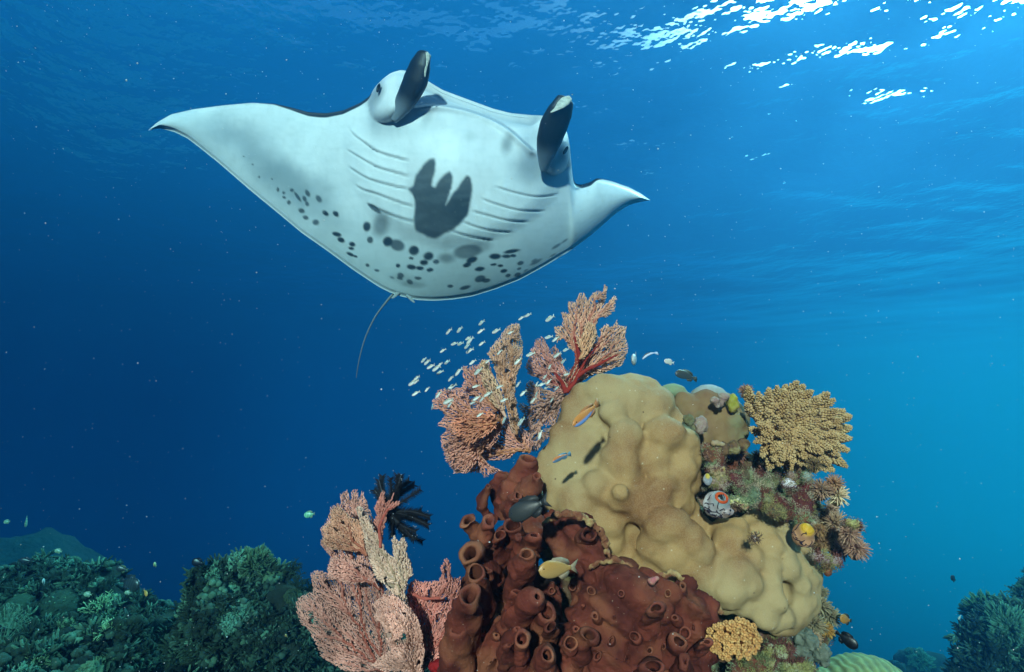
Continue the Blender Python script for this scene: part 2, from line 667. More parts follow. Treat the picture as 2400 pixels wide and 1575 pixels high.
dark(0.60 * ell(645, 396, 140, 38, 38, 0.8), (0.20, 0.27, 0.33))
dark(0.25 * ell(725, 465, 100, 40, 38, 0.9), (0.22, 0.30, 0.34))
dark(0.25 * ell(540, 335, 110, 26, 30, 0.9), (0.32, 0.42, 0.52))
dark(0.38 * sstep(450, 700, y), (0.30, 0.42, 0.40))  # greenish dimming by the water, painted into the lower body
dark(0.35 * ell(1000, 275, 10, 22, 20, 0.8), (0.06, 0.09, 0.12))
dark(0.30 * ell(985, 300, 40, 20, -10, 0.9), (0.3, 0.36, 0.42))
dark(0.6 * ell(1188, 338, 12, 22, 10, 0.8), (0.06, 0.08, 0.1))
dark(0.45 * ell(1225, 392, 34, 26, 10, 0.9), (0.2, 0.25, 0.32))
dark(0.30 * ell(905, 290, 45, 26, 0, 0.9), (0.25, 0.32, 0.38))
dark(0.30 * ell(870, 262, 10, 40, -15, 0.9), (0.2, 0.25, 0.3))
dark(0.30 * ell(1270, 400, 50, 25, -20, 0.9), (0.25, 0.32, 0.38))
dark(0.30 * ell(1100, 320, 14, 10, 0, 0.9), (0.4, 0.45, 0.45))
DK = (0.032, 0.048, 0.065)
HAND = [z2([(645, 738), (652, 770), (648, 815), (632, 890), (655, 905), (668, 880), (700, 840), (730, 816), (745, 818), (755, 850), (748, 900),
            (730, 960), (716, 1012), (745, 975), (762, 940), (790, 910), (820, 865), (845, 838), (866, 865), (868, 930), (855, 1010), (848, 1050), (820, 1095),
            (760, 1150), (700, 1180), (660, 1203), (620, 1198), (580, 1175), (543, 1160), (532, 1090), (540, 1010), (530, 960), (515, 935),
            (498, 915), (528, 892), (540, 840), (575, 790), (620, 742)])]
for h in HAND:
    h = [tuple(v) for v in smoothpath(np.c_[np.array(h + h[:1]), np.zeros(len(h) + 1)], 150)[:-1, :2]]
    hd, _, _ = segdist(x, y, h + h[:1])
    s_ = np.where(inpoly(x, y, h), hd, -hd) + 1.8 + 0.8 * wn_
    dark((0.965 + 0.035 * np.clip(wn_, -1, 1)) * sstep(-4.0, 4.5, s_ + 0.9 * fbm(np.stack([x.ravel() / 7, y.ravel() / 7, 0 * x.ravel()], -1), 2, 5).reshape(x.shape)), DK)
SP2 = [(250, 1135, 24, 30, 0, 1), (335, 1125, 42, 62, 20, .65), (290, 1025, 46, 12, 35, .9), (270, 1215, 18, 20, 0, .9), (375, 1225, 26, 26, 30, 1), (430, 1245, 38, 30, 20, .85),
       (530, 1278, 26, 24, 0, 1), (513, 1323, 13, 8, 0, .9), (618, 1312, 33, 26, 0, 1), (590, 1348, 24, 16, 0, 1), (660, 1343, 22, 16, 0, .9), (715, 1322, 50, 28, 0, .6),
       (850, 1280, 78, 40, -8, .72), (930, 1255, 60, 30, -10, .4), (872, 1333, 32, 17, -20, 1), (843, 1363, 24, 12, -15, 1), (515, 1375, 26, 14, 10, 1), (565, 1381, 22, 11, 5, 1), (625, 1392, 20, 11, -5, 1),
       (1010, 1313, 38, 18, 0, 1), (1105, 1282, 50, 13, -10, 1), (1075, 1312, 30, 12, 0, 1), (1115, 1308, 20, 10, 0, 1), (918, 1386, 28, 12, -8, 1), (1000, 1360, 20, 8, -5, 1),
       (1040, 1367, 18, 9, 0, 1), (1060, 1398, 20, 11, -10, 1), (1158, 1352, 20, 12, -15, .9), (1085, 1425, 16, 10, -15, .9), (1142, 1420, 20, 12, -20, .85), (1150, 1385, 14, 8, -20, .8),
       (920, 1445, 30, 18, -15, .9), (955, 1455, 24, 12, -8, .9), (830, 1497, 36, 13, -15, .9), (745, 1488, 20, 11, 0, .9), (553, 1440, 20, 9, 5, .85), (450, 1425, 18, 14, 20, .85),
       (435, 1366, 13, 12, 0, 1), (75, 1182, 26, 12, 15, 1), (100, 1215, 22, 14, 25, 1), (165, 1240, 20, 14, 20, 1), (160, 1265, 18, 9, 10, 1), (155, 1300, 26, 10, 25, 1), (185, 1312, 14, 8, 20, 1), (255, 1365, 14, 11, 30, .9),
       (310, 1395, 16, 8, 10, .9), (10, 1060, 18, 12, 30, 1), (68, 1062, 22, 13, 40, 1), (505, 1462, 18, 12, 30, .8), (400, 1437, 14, 7, 20, .7), (445, 1442, 18, 8, 20, .8), (520, 1480, 60, 16, 5, .3),
       (1370, 1252, 26, 7, -32, .7), (1250, 1345, 32, 8, -28, .7), (1240, 1335, 16, 6, -28, .6), (1420, 1220, 18, 5, -35, .6), (1390, 1315, 18, 4, -35, .6), (1455, 1270, 16, 4, -35, .6),
       (960, 1213, 42, 7, 8, .9), (740, 1045, 10, 6, 0, .0), (1350, 1305, 16, 5, -30, .55), (1190, 1395, 14, 6, -25, .6), (470, 1450, 90, 30, 10, .22)]
for cx_, cy_, a_, b_, an_, st_ in SP2:
    (qx, qy), = z2([(cx_, cy_)])
    dark(st_ * ell(qx, qy, a_ * 0.397, b_ * 0.397, an_, 0.28 if st_ > 0.7 else 0.6), DK)
for cx_, cy_, a_, b_, an_ in [(1232, 1355, 10, 18, 0), (1283, 1383, 12, 12, 0), (1287, 1423, 15, 10, 20), (1328, 1467, 15, 18, 0), (1355, 1360, 15, 14, 0), (1405, 1418, 12, 44, -35),
                              (1492, 1388, 18, 32, -30), (1465, 1435, 16, 26, -25), (1487, 1480, 16, 22, -20), (1587, 1435, 22, 36, -35), (935, 1066, 8, 8, 0), (1012, 1136, 8, 8, 0), (1070, 1245, 8, 10, 0), (1182, 1262, 8, 6, 0),
                              (1440, 1540, 26, 18, 20), (1475, 1600, 26, 18, 20), (1560, 1640, 30, 26, 0), (1640, 1555, 24, 20, 30), (1740, 1560, 24, 18, 30)]:
    (qx, qy), = z1([(cx_, cy_)])
    dark(0.85 * ell(qx, qy, a_ * 0.2689, b_ * 0.2689, an_, 0.35), DK)
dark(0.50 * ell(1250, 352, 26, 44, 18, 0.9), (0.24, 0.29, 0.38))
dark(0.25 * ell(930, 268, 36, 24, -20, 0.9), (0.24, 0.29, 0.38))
vein_ = fbm(np.stack([x.ravel() / 34, y.ravel() / 9, 0 * x.ravel()], -1), 4, 17).reshape(x.shape)
dark(0.08 * sstep(.1, .9, vein_), (0.35, 0.42, 0.46))
# gill slits: each a flap edge with a groove under it
G = [[(145, 555), (180, 600), (250, 650), (330, 700), (500, 748)], [(130, 680), (170, 705), (300, 780), (400, 812), (505, 840)], [(140, 780), (250, 850), (400, 895), (500, 918)],
     [(180, 890), (230, 920), (300, 940), (420, 985), (530, 1020)], [(250, 1000), (330, 1040), (430, 1080), (540, 1110)],
     [(1010, 900), (1100, 930), (1250, 960), (1385, 945)], [(925, 970), (1000, 1000), (1150, 1040), (1305, 1045)], [(870, 1045), (960, 1070), (1080, 1100), (1210, 1110)],
     [(820, 1110), (900, 1140), (1000, 1162), (1115, 1170)], [(745, 1160), (820, 1185), (900, 1203), (1000, 1216)]]
for g in G:
    gp = smoothpath(np.c_[np.array(z2(g)), np.zeros(len(g))], 16)[:, :2]
    gd, gs, gt = segdist(x, y, gp)
    ends = sstep(0, 0.12, gt) * sstep(1.0, 0.85, gt)
    T = T - 0.006 * np.exp(-(gd / 2.2) ** 2) * (0.3 + 0.7 * ends)
    T = T + (0.0115 if g[0][0] < 600 else 0.0060) * np.where(gs < 0, np.exp(-gd / 15), 0) * sstep(0.0, 3, gd) * ends
    dark(0.24 * np.exp(-(gd / 2.0) ** 2) * (0.35 + 0.65 * ends), (0.10, 0.16, 0.18))
# mouth slot between the lower jaw and the upper lip
JAW = [tuple(v) for v in smoothpath(np.c_[np.array(JAW), np.zeros(len(JAW))], 48)[:, :2]]
jd, js, jt = segdist(x, y, JAW)
slot = sstep(0, 4, -js) * sstep(930, 985, x) * sstep(1290, 1236, x)
T = T - 0.055 * slot + 0.030 * np.exp(-(jd / 13) ** 2) * sstep(0, 3, js) * sstep(950, 1010, x)
lipd, lips, lipt = segdist(x, y, [(998, 190), (1038, 214), (1097, 236), (1157, 258), (1197, 268), (1236, 273)])
T = T + 0.045 * np.exp(-(lipd / 9) ** 2)
dark(0.65 * np.exp(-(jd / 3.0) ** 2) * (js < 3), (0.13, 0.19, 0.27))
mid_ = 0.5 * slot * np.exp(-((lipd - 20) / 8) ** 2)
dark(mid_, (0.32, 0.42, 0.55))
# head lobes carrying the eyes
for (lx, ly, a_, b_, an_, h_) in ((912, 228, 46, 62, 22, 0.10), (1308, 348, 36, 64, 12, 0.12)):
    c, s = math.cos(R(an_)), math.sin(R(an_))
    u = ((x - lx) * c + (y - ly) * s) / a_
    v = (-(x - lx) * s + (y - ly) * c) / b_
    T = T + h_ * np.clip(1 - u * u - v * v, 0, 1) ** 0.6
dark(0.7 * ell(884, 218, 12, 26, 20, 0.9), (0.12, 0.16, 0.2))
dark(0.7 * ell(1321, 362, 12, 24, 25, 0.9), (0.12, 0.16, 0.2))
# dark back showing past the leading edges
bw_ = np.interp(x, [600, 640, 700, 750, 800, 860, 868, 872], [0, 2.0, 8, 11, 9, 7, 4, 0]) + np.interp(x, [1338, 1344, 1365, 1385, 1400, 1412], [0, 6, 9, 9, 5, 0])
dark(sstep(1.5, -1.5, (y - topy[:, None]) - bw_) * (bw_ > 0.3), (0.012, 0.018, 0.03))
T = np.maximum(T, 0) * sstep(-0.5, 10, edge)
Vv = PP(x, y, D - T).reshape(-1, 3)
Vd = PP(x, y, D + 0.38 * T + 0.004 * sstep(0, 6, edge)).reshape(-1, 3)
q = (np.arange(NX - 1)[:, None] * NY + np.arange(NY - 1)[None, :]).ravel()
Fv = np.stack([q, q + 1, q + NY + 1, q + NY], -1)
Fd = Fv[:, ::-1] + NX * NY
V = np.concatenate([Vv, Vd]); F = np.concatenate([Fv, Fd])
cd = np.full((NX * NY, 3), 0.014) * np.array([1, 1.2, 1.5])
lowrim = (sstep(26, 8, np.minimum(boty[:, None] - y, 400)) * (x > 400) * (tv[None, :] > .5)).reshape(-1, 1)
cd = cd * (1 - lowrim) + np.array((.5, .55, .6)) * lowrim
cols = np.concatenate([tint.reshape(-1, 3), cd])
# weld the rim of both skins
rim = np.zeros((NX, NY), bool); rim[0] = rim[-1] = True; rim[:, 0] = rim[:, -1] = True
idx = np.arange(NX * NY)[rim.ravel()]
Vd2 = V.copy(); Vd2[idx + NX * NY] = V[idx]
remap = np.arange(len(V)); remap[idx + NX * NY] = idx
F = remap[F]
M_MANTA = mat('ray_skin', (1.0, 1.0, 1.0), (0.93, 0.95, 0.96), rough=0.5, scale=5, bump=0.25, bscale=34, tint=True, spec=0.45, bdist=0.006)
manta = thing('manta_ray', 'huge white bellied manta ray with dark blotches gliding above the reef', 'manta ray', P(1075, 470, 3.3))
put('body', Vd2, F, M_MANTA, parent=manta, cols=cols)


def scroll(name, pts, radp, dep, dk, mouthdir, a0):
    """a rolled head fin: an open scroll with a rounded tip"""
    n = 40
    pth = smoothpath(np.array([(a, b, c) for (a, b), c in zip(pts, dep)]), n)
    r = np.interp(np.linspace(0, 1, n), np.linspace(0, 1, len(radp)), radp)
    W3 = PP(pth[:, 0], pth[:, 1], pth[:, 2])
    rr = r / FPX * pth[:, 2]
    sides = 40
    th = np.linspace(0, 2 * math.pi, sides, endpoint=False)
    A = Acc()
    s = np.linspace(0, 1, n)
    hollow = sstep(0.68, 0.97, s)[:, None] * np.exp(-((np.angle(np.exp(1j * (th - a0)))) / 0.55) ** 2)[None, :]
    rad = 1.18 * rr[:, None] * (1 - 0.30 * hollow)
    fold = 1 - 0.22 * np.exp(-((np.angle(np.exp(1j * (th - a0 - 0.5)))) / 0.18) ** 2)[None, :] * sstep(0.2, 0.5, s)[:, None]
    rad = rad * fold
    rad[-2] *= 0.80; rad[-1] *= 0.35
    Vs, Fs = sweep(W3, rad, sides, flat=0.6)
    cc = np.ones((n, sides, 3)) * np.array(dk)
    cc = cc * (1 + 0.35 * vnoise(np.stack([np.repeat(s * 9, sides), np.tile(th, n), np.zeros(n * sides)], -1), 4).reshape(n, sides)[..., None])
    basew = 1 - sstep(0.0, 0.40, s)
    cc = cc * (1 - 0.75 * basew[:, None, None]) + np.array((0.42, 0.48, 0.58)) * 0.75 * basew[:, None, None]
    w = (hollow > 0.35)
    cc[w] = (0.62, 0.62, 0.58)
    ed = (hollow > 0.18) & ~w
    cc[ed] = (0.30, 0.33, 0.36)
    cc = np.concatenate([cc.reshape(-1, 3), [[0.4, 0.45, 0.5]], [[.02, .02, .03]]])
    put(name, Vs, Fs, M_MANTA, parent=manta, cols=cc)


scroll('cephalic_fin', [(921, 280), (938, 254), (956, 225), (974, 188), (988, 145), (998, 120)], [10, 20, 25, 28, 24, 13], [3.06, 3.03, 3.01, 2.98, 2.95, 2.94], (0.009, 0.013, 0.020), 0, 1.0)
scroll('cephalic_fin', [(1275, 400), (1279, 368), (1286, 334), (1299, 292), (1316, 255), (1328, 228)], [7, 18, 26, 29, 26, 16], [3.12, 3.07, 3.03, 2.98, 2.94, 2.93], (0.009, 0.013, 0.020), 0, 1.9)
for pts_, w_, d0_ in (([(1000, 122), (1003, 134), (1001, 150), (997, 166), (996, 180)], [3, 4.5, 2.2, 2.6, 1], 2.905), ([(1337, 228), (1326, 236), (1313, 247), (1300, 258), (1290, 263)], [6, 13, 11, 5, 1], 2.890)):
    q_ = smoothpath([(a, b, d0_) for a, b in pts_], 24)
    V_, F_ = sweep(PP(q_[:, 0], q_[:, 1], q_[:, 2]), np.interp(np.linspace(0, 1, 24), np.linspace(0, 1, len(w_)), w_) / FPX * d0_, 14, flat=0.25)
    cc_ = np.array((0.62, 0.60, 0.54)) * (1 + .4 * vnoise(V_ * 160, 4))[:, None]
    put('fin_lining', V_, F_, M_MANTA, parent=manta, cols=cc_)
M_EYE = mat('ray_eye', (0.008, 0.010, 0.014), (0.02, 0.02, 0.02), rough=0.12, scale=30, bump=0, spec=0.6)
for (ex, ey, d_, an_) in ((887, 206, 3.06, 12), (1326, 352, 3.15, 28)):
    V_, F_ = ico(3)
    c, s = math.cos(R(an_)), math.sin(R(an_))
    V_ = V_ * np.array((0.010, 0.009, 0.028))
    V_ = np.stack([V_[:, 0] * c + V_[:, 2] * s, V_[:, 1], -V_[:, 0] * s + V_[:, 2] * c], -1) + np.array(P(ex, ey, d_))
    put('eye', V_, F_, M_EYE, parent=manta)
tp = smoothpath([(930, 680, 3.46), (905, 708, 3.48), (878, 745, 3.5), (856, 792, 3.52), (842, 842, 3.55), (835, 885, 3.6)], 50)
V_, F_ = sweep(PP(tp[:, 0], tp[:, 1], tp[:, 2]), np.interp(np.linspace(0, 1, 50), [0, .06, .25, 1], [0.020, 0.008, 0.005, 0.0022]), 10)
put('tail', V_, F_, M_MANTA, parent=manta, cols=np.full((len(V_), 3), 0.25))
# small pelvic fin beside the tail base
for pts_, w_ in (([(935, 682), (925, 694), (918, 699)], 7), ([(955, 690), (965, 703), (972, 709)], 6)):
    pp_ = smoothpath([(a, b, 3.44) for a, b in pts_], 12)
    V_, F_ = sweep(PP(pp_[:, 0], pp_[:, 1], pp_[:, 2]), np.linspace(w_, 1.5, 12) / FPX * 3.44, 12, flat=0.4)
    put('pelvic_fin', V_, F_, M_MANTA, parent=manta, cols=np.full((len(V_), 3), 0.35))

# ------------------------------------------------------------------ foreground reef: the lobed boulder coral
def z4(X, Y):      # points noted on an enlargement of the boulder
    return 1200 + X * 0.4226, 840 + Y * 0.4226


def balls(lst, conv, dsurf, flat=0.8):
    out = []
    for t_ in lst:
        X, Y, r = t_[:3]
        off = t_[3] if len(t_) > 3 else 0.0
        px, py = conv(X, Y)
        d = dsurf(X, Y) + off
        rw = r * (0.4226 if conv is z4 else 0.58) / FPX * d
        out.append((np.array(P(px, py, d + rw * flat)), (rw, rw * flat, rw)))
    return out


def dsB(X, Y):
    return 1.60 - 0.00010 * Y


LB = [(660, 235, 165), (560, 220, 140), (760, 270, 150), (440, 300, 150, .03), (380, 380, 150, .05), (330, 330, 60, .10), (470, 185, 70, .02), (850, 240, 60, .04),
      (560, 300, 75, -.02), (630, 440, 105, -.05), (600, 560, 120, -.05), (620, 660, 110, -.04), (850, 430, 120, -.045), (940, 480, 110, -.02), (800, 560, 110, -.04), (930, 600, 120, -.03), (990, 560, 80, .0),
      (300, 520, 75, .03), (230, 560, 90, .03), (180, 620, 78, .04), (160, 650, 60, .05), (330, 620, 130, .0), (410, 560, 110, .0), (440, 460, 110, .01), (270, 700, 110, .0), (240, 790, 80, .01), (360, 780, 130, -.03), (480, 720, 110, -.04), (600, 780, 90, -.06), (600, 740, 60, -.085),
      (420, 860, 120, -.02), (540, 900, 110, -.03), (700, 820, 110, -.05), (800, 760, 100, -.05), (840, 700, 90, -.05), (900, 760, 110, -.03), (950, 800, 80, -.01), (560, 1000, 100, -.01), (600, 1080, 90, .0), (640, 1150, 80, .0),
      (830, 940, 110, -.08), (900, 930, 110, -.085), (980, 1000, 110, -.08), (780, 1040, 110, -.06), (880, 1080, 120, -.07), (1030, 1060, 100, -.07), (980, 1150, 110, -.06), (720, 1150, 90, -.03), (860, 1200, 100, -.04), (1000, 1260, 90, -.04),
      (1180, 960, 75, -.01), (1250, 950, 70, -.02), (1220, 1030, 110, -.05), (1330, 900, 75, .02), (1390, 960, 80, -.01), (1410, 1040, 80, -.03), (1500, 940, 62, .02), (1500, 1020, 70, .0), (1500, 1100, 70, -.01), (1250, 1200, 115, -.08), (1200, 1290, 110, -.08), (1310, 1250, 90, -.075),
      (1150, 1140, 90, -.05), (1420, 1150, 75, -.045), (1440, 1250, 75, -.05), (1450, 1340, 80, -.055), (1540, 1180, 80, -.03), (1590, 1110, 55, .01), (1620, 1170, 60, .0), (1650, 1230, 60, .01), (1600, 1260, 80, -.02), (1640, 1330, 70, .0), (1600, 1370, 80, -.01),
      (1510, 1430, 75, -.03), (1560, 1440, 70, -.01), (1400, 1440, 70, -.05), (1450, 1470, 62, -.03), (1380, 1330, 90, -.05), (1290, 1370, 80, -.05), (1180, 1370, 60, -.03), (1090, 1330, 80, -.04), (1060, 1200, 90, -.06), (1350, 1110, 70, -.05),
      (700, 500, 200, .15), (600, 800, 250, .2), (1000, 1000, 220, .2), (1350, 1200, 220, .18), (900, 700, 180, .15)]
OUTB = [(420, 120), (600, 65), (780, 100), (900, 200), (930, 300), (1010, 380), (1060, 470), (1070, 580), (1030, 680), (1020, 800), (1080, 930), (1180, 900), (1300, 830), (1400, 880),
        (1520, 880), (1560, 960), (1640, 1060), (1720, 1200), (1730, 1300), (1680, 1450), (1560, 1540), (1450, 1540), (1330, 1440), (1150, 1330), (1000, 1200), (800, 1210), (600, 1100), (450, 1000),
        (200, 880), (160, 760), (90, 620), (200, 500), (230, 400), (260, 250), (350, 150)]
fx, fy = np.meshgrid(np.arange(80, 1740, 52.0), np.arange(60, 1560, 52.0))
fin_ = inpoly(fx, fy, OUTB) & (segdist(fx, fy, OUTB + OUTB[:1])[0] > 62)
FILL = [(a, b_, 82, +.026 + .02 * math.sin(a * .013) * math.cos(b_ * .011)) for a, b_ in zip(fx[fin_], fy[fin_])]
Vb, Fb, Nb = fused(balls([(t[0], t[1], t[2] * 1.0) + tuple(t[3:]) for t in LB] + FILL, z4, dsB), 0.0065, 11, 0.5)
cb = cells(Vb * 9.5 + fbm(Vb * 5, 2, 9)[:, None] * 0.35, 21)
big = 0.036 * (0.42 - cb) * (0.6 + 0.5 * vnoise(Vb * 4, 7))
sml = 0.0022 * fbm(Vb * 24, 3, 31) + 0.0011 * fbm(Vb * 85, 3, 5)
rightside = sstep(0.35, 0.55, Vb[:, 0])
cs = cells(Vb * 20, 33)
Vb = Vb + Nb * (big + sml + rightside * 0.006 * (0.42 - cs))[:, None]
M_BOULD = bpy.data.materials.new('boulder_coral')
m = M_BOULD; m.use_nodes = True
n, l = m.node_tree.nodes, m.node_tree.links
b = n['Principled BSDF']
tcn = n.new('ShaderNodeTexCoord'); co = tcn.outputs['Object']


def nz_(s, d=5, r=0.55):
    x = n.new('ShaderNodeTexNoise'); x.inputs['Scale'].default_value = s; x.inputs['Detail'].default_value = d; x.inputs['Roughness'].default_value = r
    l.new(co, x.inputs['Vector']); return x.outputs[0]


def mr_(f, a, bb, c=0, dd=1):
    x = n.new('ShaderNodeMapRange'); x.inputs['From Min'].default_value = a; x.inputs['From Max'].default_value = bb
    x.inputs['To Min'].default_value = c; x.inputs['To Max'].default_value = dd
    l.new(f, x.inputs['Value']); return x.outputs[0]


def mi_(f, a, bb, mode='MIX'):
    x = n.new('ShaderNodeMix'); x.data_type = 'RGBA'; x.blend_type = mode
    if hasattr(f, 'is_linked'): l.new(f, x.inputs[0])
    else: x.inputs[0].default_value = f
    for k, s in ((6, a), (7, bb)):
        if hasattr(s, 'is_linked'): l.new(s, x.inputs[k])
        else: x.inputs[k].default_value = (*s, 1)
    return x.outputs[2]


col = mi_(mr_(nz_(5.5, 4), .42, .60), (0.42, 0.25, 0.100), (0.25, 0.110, 0.040))
col = mi_(mr_(nz_(3.2, 3), .45, .62), col, (0.42, 0.30, 0.145))
fine = nz_(320, 2)
col = mi_(mr_(fine, .42, .6, 0, .22), col, (0.50, 0.38, 0.22))
vo = n.new('ShaderNodeTexVoronoi'); vo.inputs['Scale'].default_value = 30
l.new(co, vo.inputs['Vector'])
col = mi_(mr_(vo.outputs['Distance'], .04, .08, .8, 0), col, (0.58, 0.50, 0.36))
vp = n.new('ShaderNodeTexVoronoi'); vp.inputs['Scale'].default_value = 16; vp.inputs['Randomness'].default_value = 1
l.new(co, vp.inputs['Vector'])
col = mi_(mr_(vp.outputs['Distance'], .03, .055, .85, 0), col, (0.10, 0.05, 0.03))
scar = nz_(11, 9, .7)
col = mi_(mr_(scar, .655, .69, 0, .75), col, (0.30, 0.17, 0.12))
col = mi_(mr_(scar, .28, .33, .6, 0), col, (0.50, 0.45, 0.33))
l.new(col, b.inputs['Base Color'])
b.inputs['Roughness'].default_value = 0.75
b.inputs['Specular IOR Level'].default_value = 0.25
bn = n.new('ShaderNodeBump'); bn.inputs['Strength'].default_value = 0.8; bn.inputs['Distance'].default_value = 0.002
l.new(mi_(0.5, nz_(60, 3), fine), bn.inputs['Height'])
l.new(bn.outputs[0], b.inputs['Normal'])
o = put('boulder_coral', Vb, Fb, M_BOULD)
tag(o, 'largest smooth lobed tan boulder coral crowning the reef', 'coral')

# the rounder head behind it, with a hanging rim
L2 = [(1080, 270, 110, .10), (1000, 300, 90, .10), (1180, 330, 110, .10), (1240, 400, 75, .12), (1100, 400, 130, .09), (1200, 430, 90, .10), (1150, 470, 60, .09), (1060, 440, 70, .08), (960, 250, 70, .12), (1120, 360, 200, .22)]
V_, F_, N_ = fused(balls(L2, z4, dsB), 0.006, 10)
V_ = V_ + N_ * (0.010 * (0.42 - cells(V_ * 12, 3)) + 0.003 * fbm(V_ * 30, 3, 3))[:, None]
M_BOULD2 = mat('knobby_coral', (0.28, 0.18, 0.08), (0.20, 0.095, 0.045), rough=0.8, scale=9, bump=0.6, bscale=150, c3=(0.26, 0.27, 0.14), scale3=8)
second = put('boulder_coral', V_, F_, M_BOULD2)
tag(second, 'smaller rounded brown green coral head behind the large boulder coral, beside the branching soft coral', 'coral')
# brown shelf under its lower edge
rimp = smoothpath([(*z4(1050, 478), 1.60), (*z4(1110, 500), 1.57), (*z4(1180, 505), 1.56), (*z4(1250, 490), 1.58), (*z4(1305, 465), 1.62)], 40)
V_, F_ = sweep(PP(rimp[:, 0], rimp[:, 1], rimp[:, 2]), (0.014 + 0.005 * np.sin(np.linspace(0, 30, 40))) * sstep(0, .2, np.linspace(0, 1, 40)) ** .5 * sstep(1, .85, np.linspace(0, 1, 40)) ** .5 + .002, 14)
V_ = V_ + 0.004 * np.stack([fbm(V_ * 60, 3, k) for k in range(3)], -1)
M_CRUST = mat('crusted_rock', (0.20, 0.11, 0.05), (0.07, 0.035, 0.025), rough=0.9, scale=45, bump=1.0, bscale=120, c3=(0.36, 0.30, 0.13), scale3=28, bdist=0.005)
put('shelf_rim', V_, F_, M_CRUST, parent=None)
rim_o = bpy.data.objects['shelf_rim']; rim_o.parent = second; rim_o.location = Vector(rim_o['_o']) - Vector(second['_o'])
for (X, Y, r, off, col1, col2, lab) in ((890, 180, 60, .20, (0.22, 0.30, 0.16), (0.28, 0.30, 0.2), 'small green coral knob poking up right behind the boulder coral top'),
                                        (1090, 205, 85, .17, (0.36, 0.38, 0.38), (0.24, 0.28, 0.22), 'pale bluish grey coral mound on top of the rounded coral head')):
    px, py = z4(X, Y); d = dsB(X, Y) + off; rw = r * .4226 / FPX * d
    V_, F_, N_ = fused([(np.array(P(px, py, d)), (rw * 1.25, rw, rw * 0.7)), (np.array(P(px + 25, py + 14, d)), (rw * .9, rw, rw * .55)), (np.array(P(px - 20, py + 16, d)), (rw * .8, rw, rw * .55))], 0.005, 6)
    V_ = V_ + N_ * (0.003 * fbm(V_ * 25, 3, 8))[:, None]
    tag(put('boulder_coral', V_, F_, mat('mound', col1, col2, scale=16, bump=0.5, bscale=160)), lab, 'coral')
V_, F_ = ico(4)
for (X, Y, r, ax, col1, lab, nm, cat) in ((1225, 250, 40, (0.7, .8, 1.25), (0.34, 0.33, 0.04), 'yellow green sponge patch between the coral mound and the soft coral', 'encrusting_sponge', 'sponge'),):
    px, py = z4(X, Y); d = 1.66; rw = r * .4226 / FPX * d
    Q = V_ * np.array(ax) * rw + np.array(P(px, py, d))
    Q = Q + V_ * (0.006 * fbm(Q * 40, 3, 4))[:, None]
    tag(put(nm, Q, F_, mat('yellow_sponge', col1, (0.34, 0.24, 0.08), scale=30, bump=0.8, bscale=120)), lab, cat)

# dark reef rock that carries everything
LR = [(1110, 620, 120, .16), (1230, 600, 120, .16), (1350, 640, 120, .15), (1450, 700, 120, .14), (1560, 740, 110, .14), (1620, 820, 100, .16), (1640, 900, 100, .18), (1680, 1000, 90, .20),
      (1180, 720, 120, .10), (1300, 760, 110, .08), (1420, 800, 110, .08), (1520, 860, 90, .08), (1590, 940, 80, .10), (1650, 1060, 60, .16), (1200, 850, 130, .10), (1350, 900, 150, .14), (1090, 780, 80, .08), (1130, 660, 70, .04), (1780, 960, 60, .2), (1790, 1040, 60, .2),
      (900, 1400, 250, .25), (1200, 1500, 250, .22), (1450, 1560, 180, .15), (1600, 1560, 130, .15), (1550, 1650, 150, .10), (1350, 1620, 150, .05), (600, 1500, 250, .22), (1000, 1700, 250, .15), (300, 1300, 200, .25), (200, 1000, 120, .28), (150, 800, 70, .25), (100, 650, 40, .22), (600, 1800, 250, .15),
      (1500, 1750, 200, .05), (1700, 1500, 80, .25), (1650, 1400, 80, .25), (700, 1100, 150, .28), (100, 1500, 200, .3), (0, 1700, 220, .25), (400, 1500, 200, .26)]
V_, F_, N_ = fused(balls(LR, z4, dsB), 0.008, 4)
V_ = V_ + N_ * (0.020 * fbm(V_ * 16, 5, 13) + 0.010 * (0.4 - cells(V_ * 26, 5)))[:, None]
c_ = np.ones((len(V_), 3))
pn1 = vnoise(V_ * 17, 41); pn2 = vnoise(V_ * 23, 42); pn3 = vnoise(V_ * 30, 43)
base = np.array((0.15, 0.085, 0.05)) * (1 + 0.3 * pn3)[:, None]
for w_, cc_ in ((sstep(.25, .5, pn1), (0.30, 0.25, 0.11)), (sstep(.3, .5, pn2), (0.17, 0.025, 0.03)), (sstep(.45, .6, -pn1), (0.35, 0.20, 0.17)), (sstep(.45, .6, -pn2), (0.20, 0.28, 0.15)), (sstep(.6, .75, pn3), (0.5, 0.42, 0.3))):
    base = base * (1 - w_[:, None]) + np.array(cc_) * w_[:, None]
M_ROCK = mat('reef_rock', (1, 1, 1), (0.62, 0.55, 0.5), rough=0.9, scale=55, bump=1.0, bscale=110, tint=True, bdist=0.006)
rock = put('reef_rock', V_, F_, M_ROCK, cols=base)
tag(rock, 'encrusted reef rock carrying the boulder coral, soft corals and sponges', 'rock')
rockV, rockN = V_, N_

# ------------------------------------------------------------------ the red brown tube sponge
def z6(X, Y):
    return 1040 + X * 0.3613, 1160 + Y * 0.3613


M_SPONGE = mat('sponge', (0.21, 0.046, 0.029), (0.095, 0.020, 0.015), rough=0.85, scale=18, bump=1.0, bscale=110, c3=(0.26, 0.085, 0.045), scale3=10, bdist=0.003, spec=0.2, tint=True)


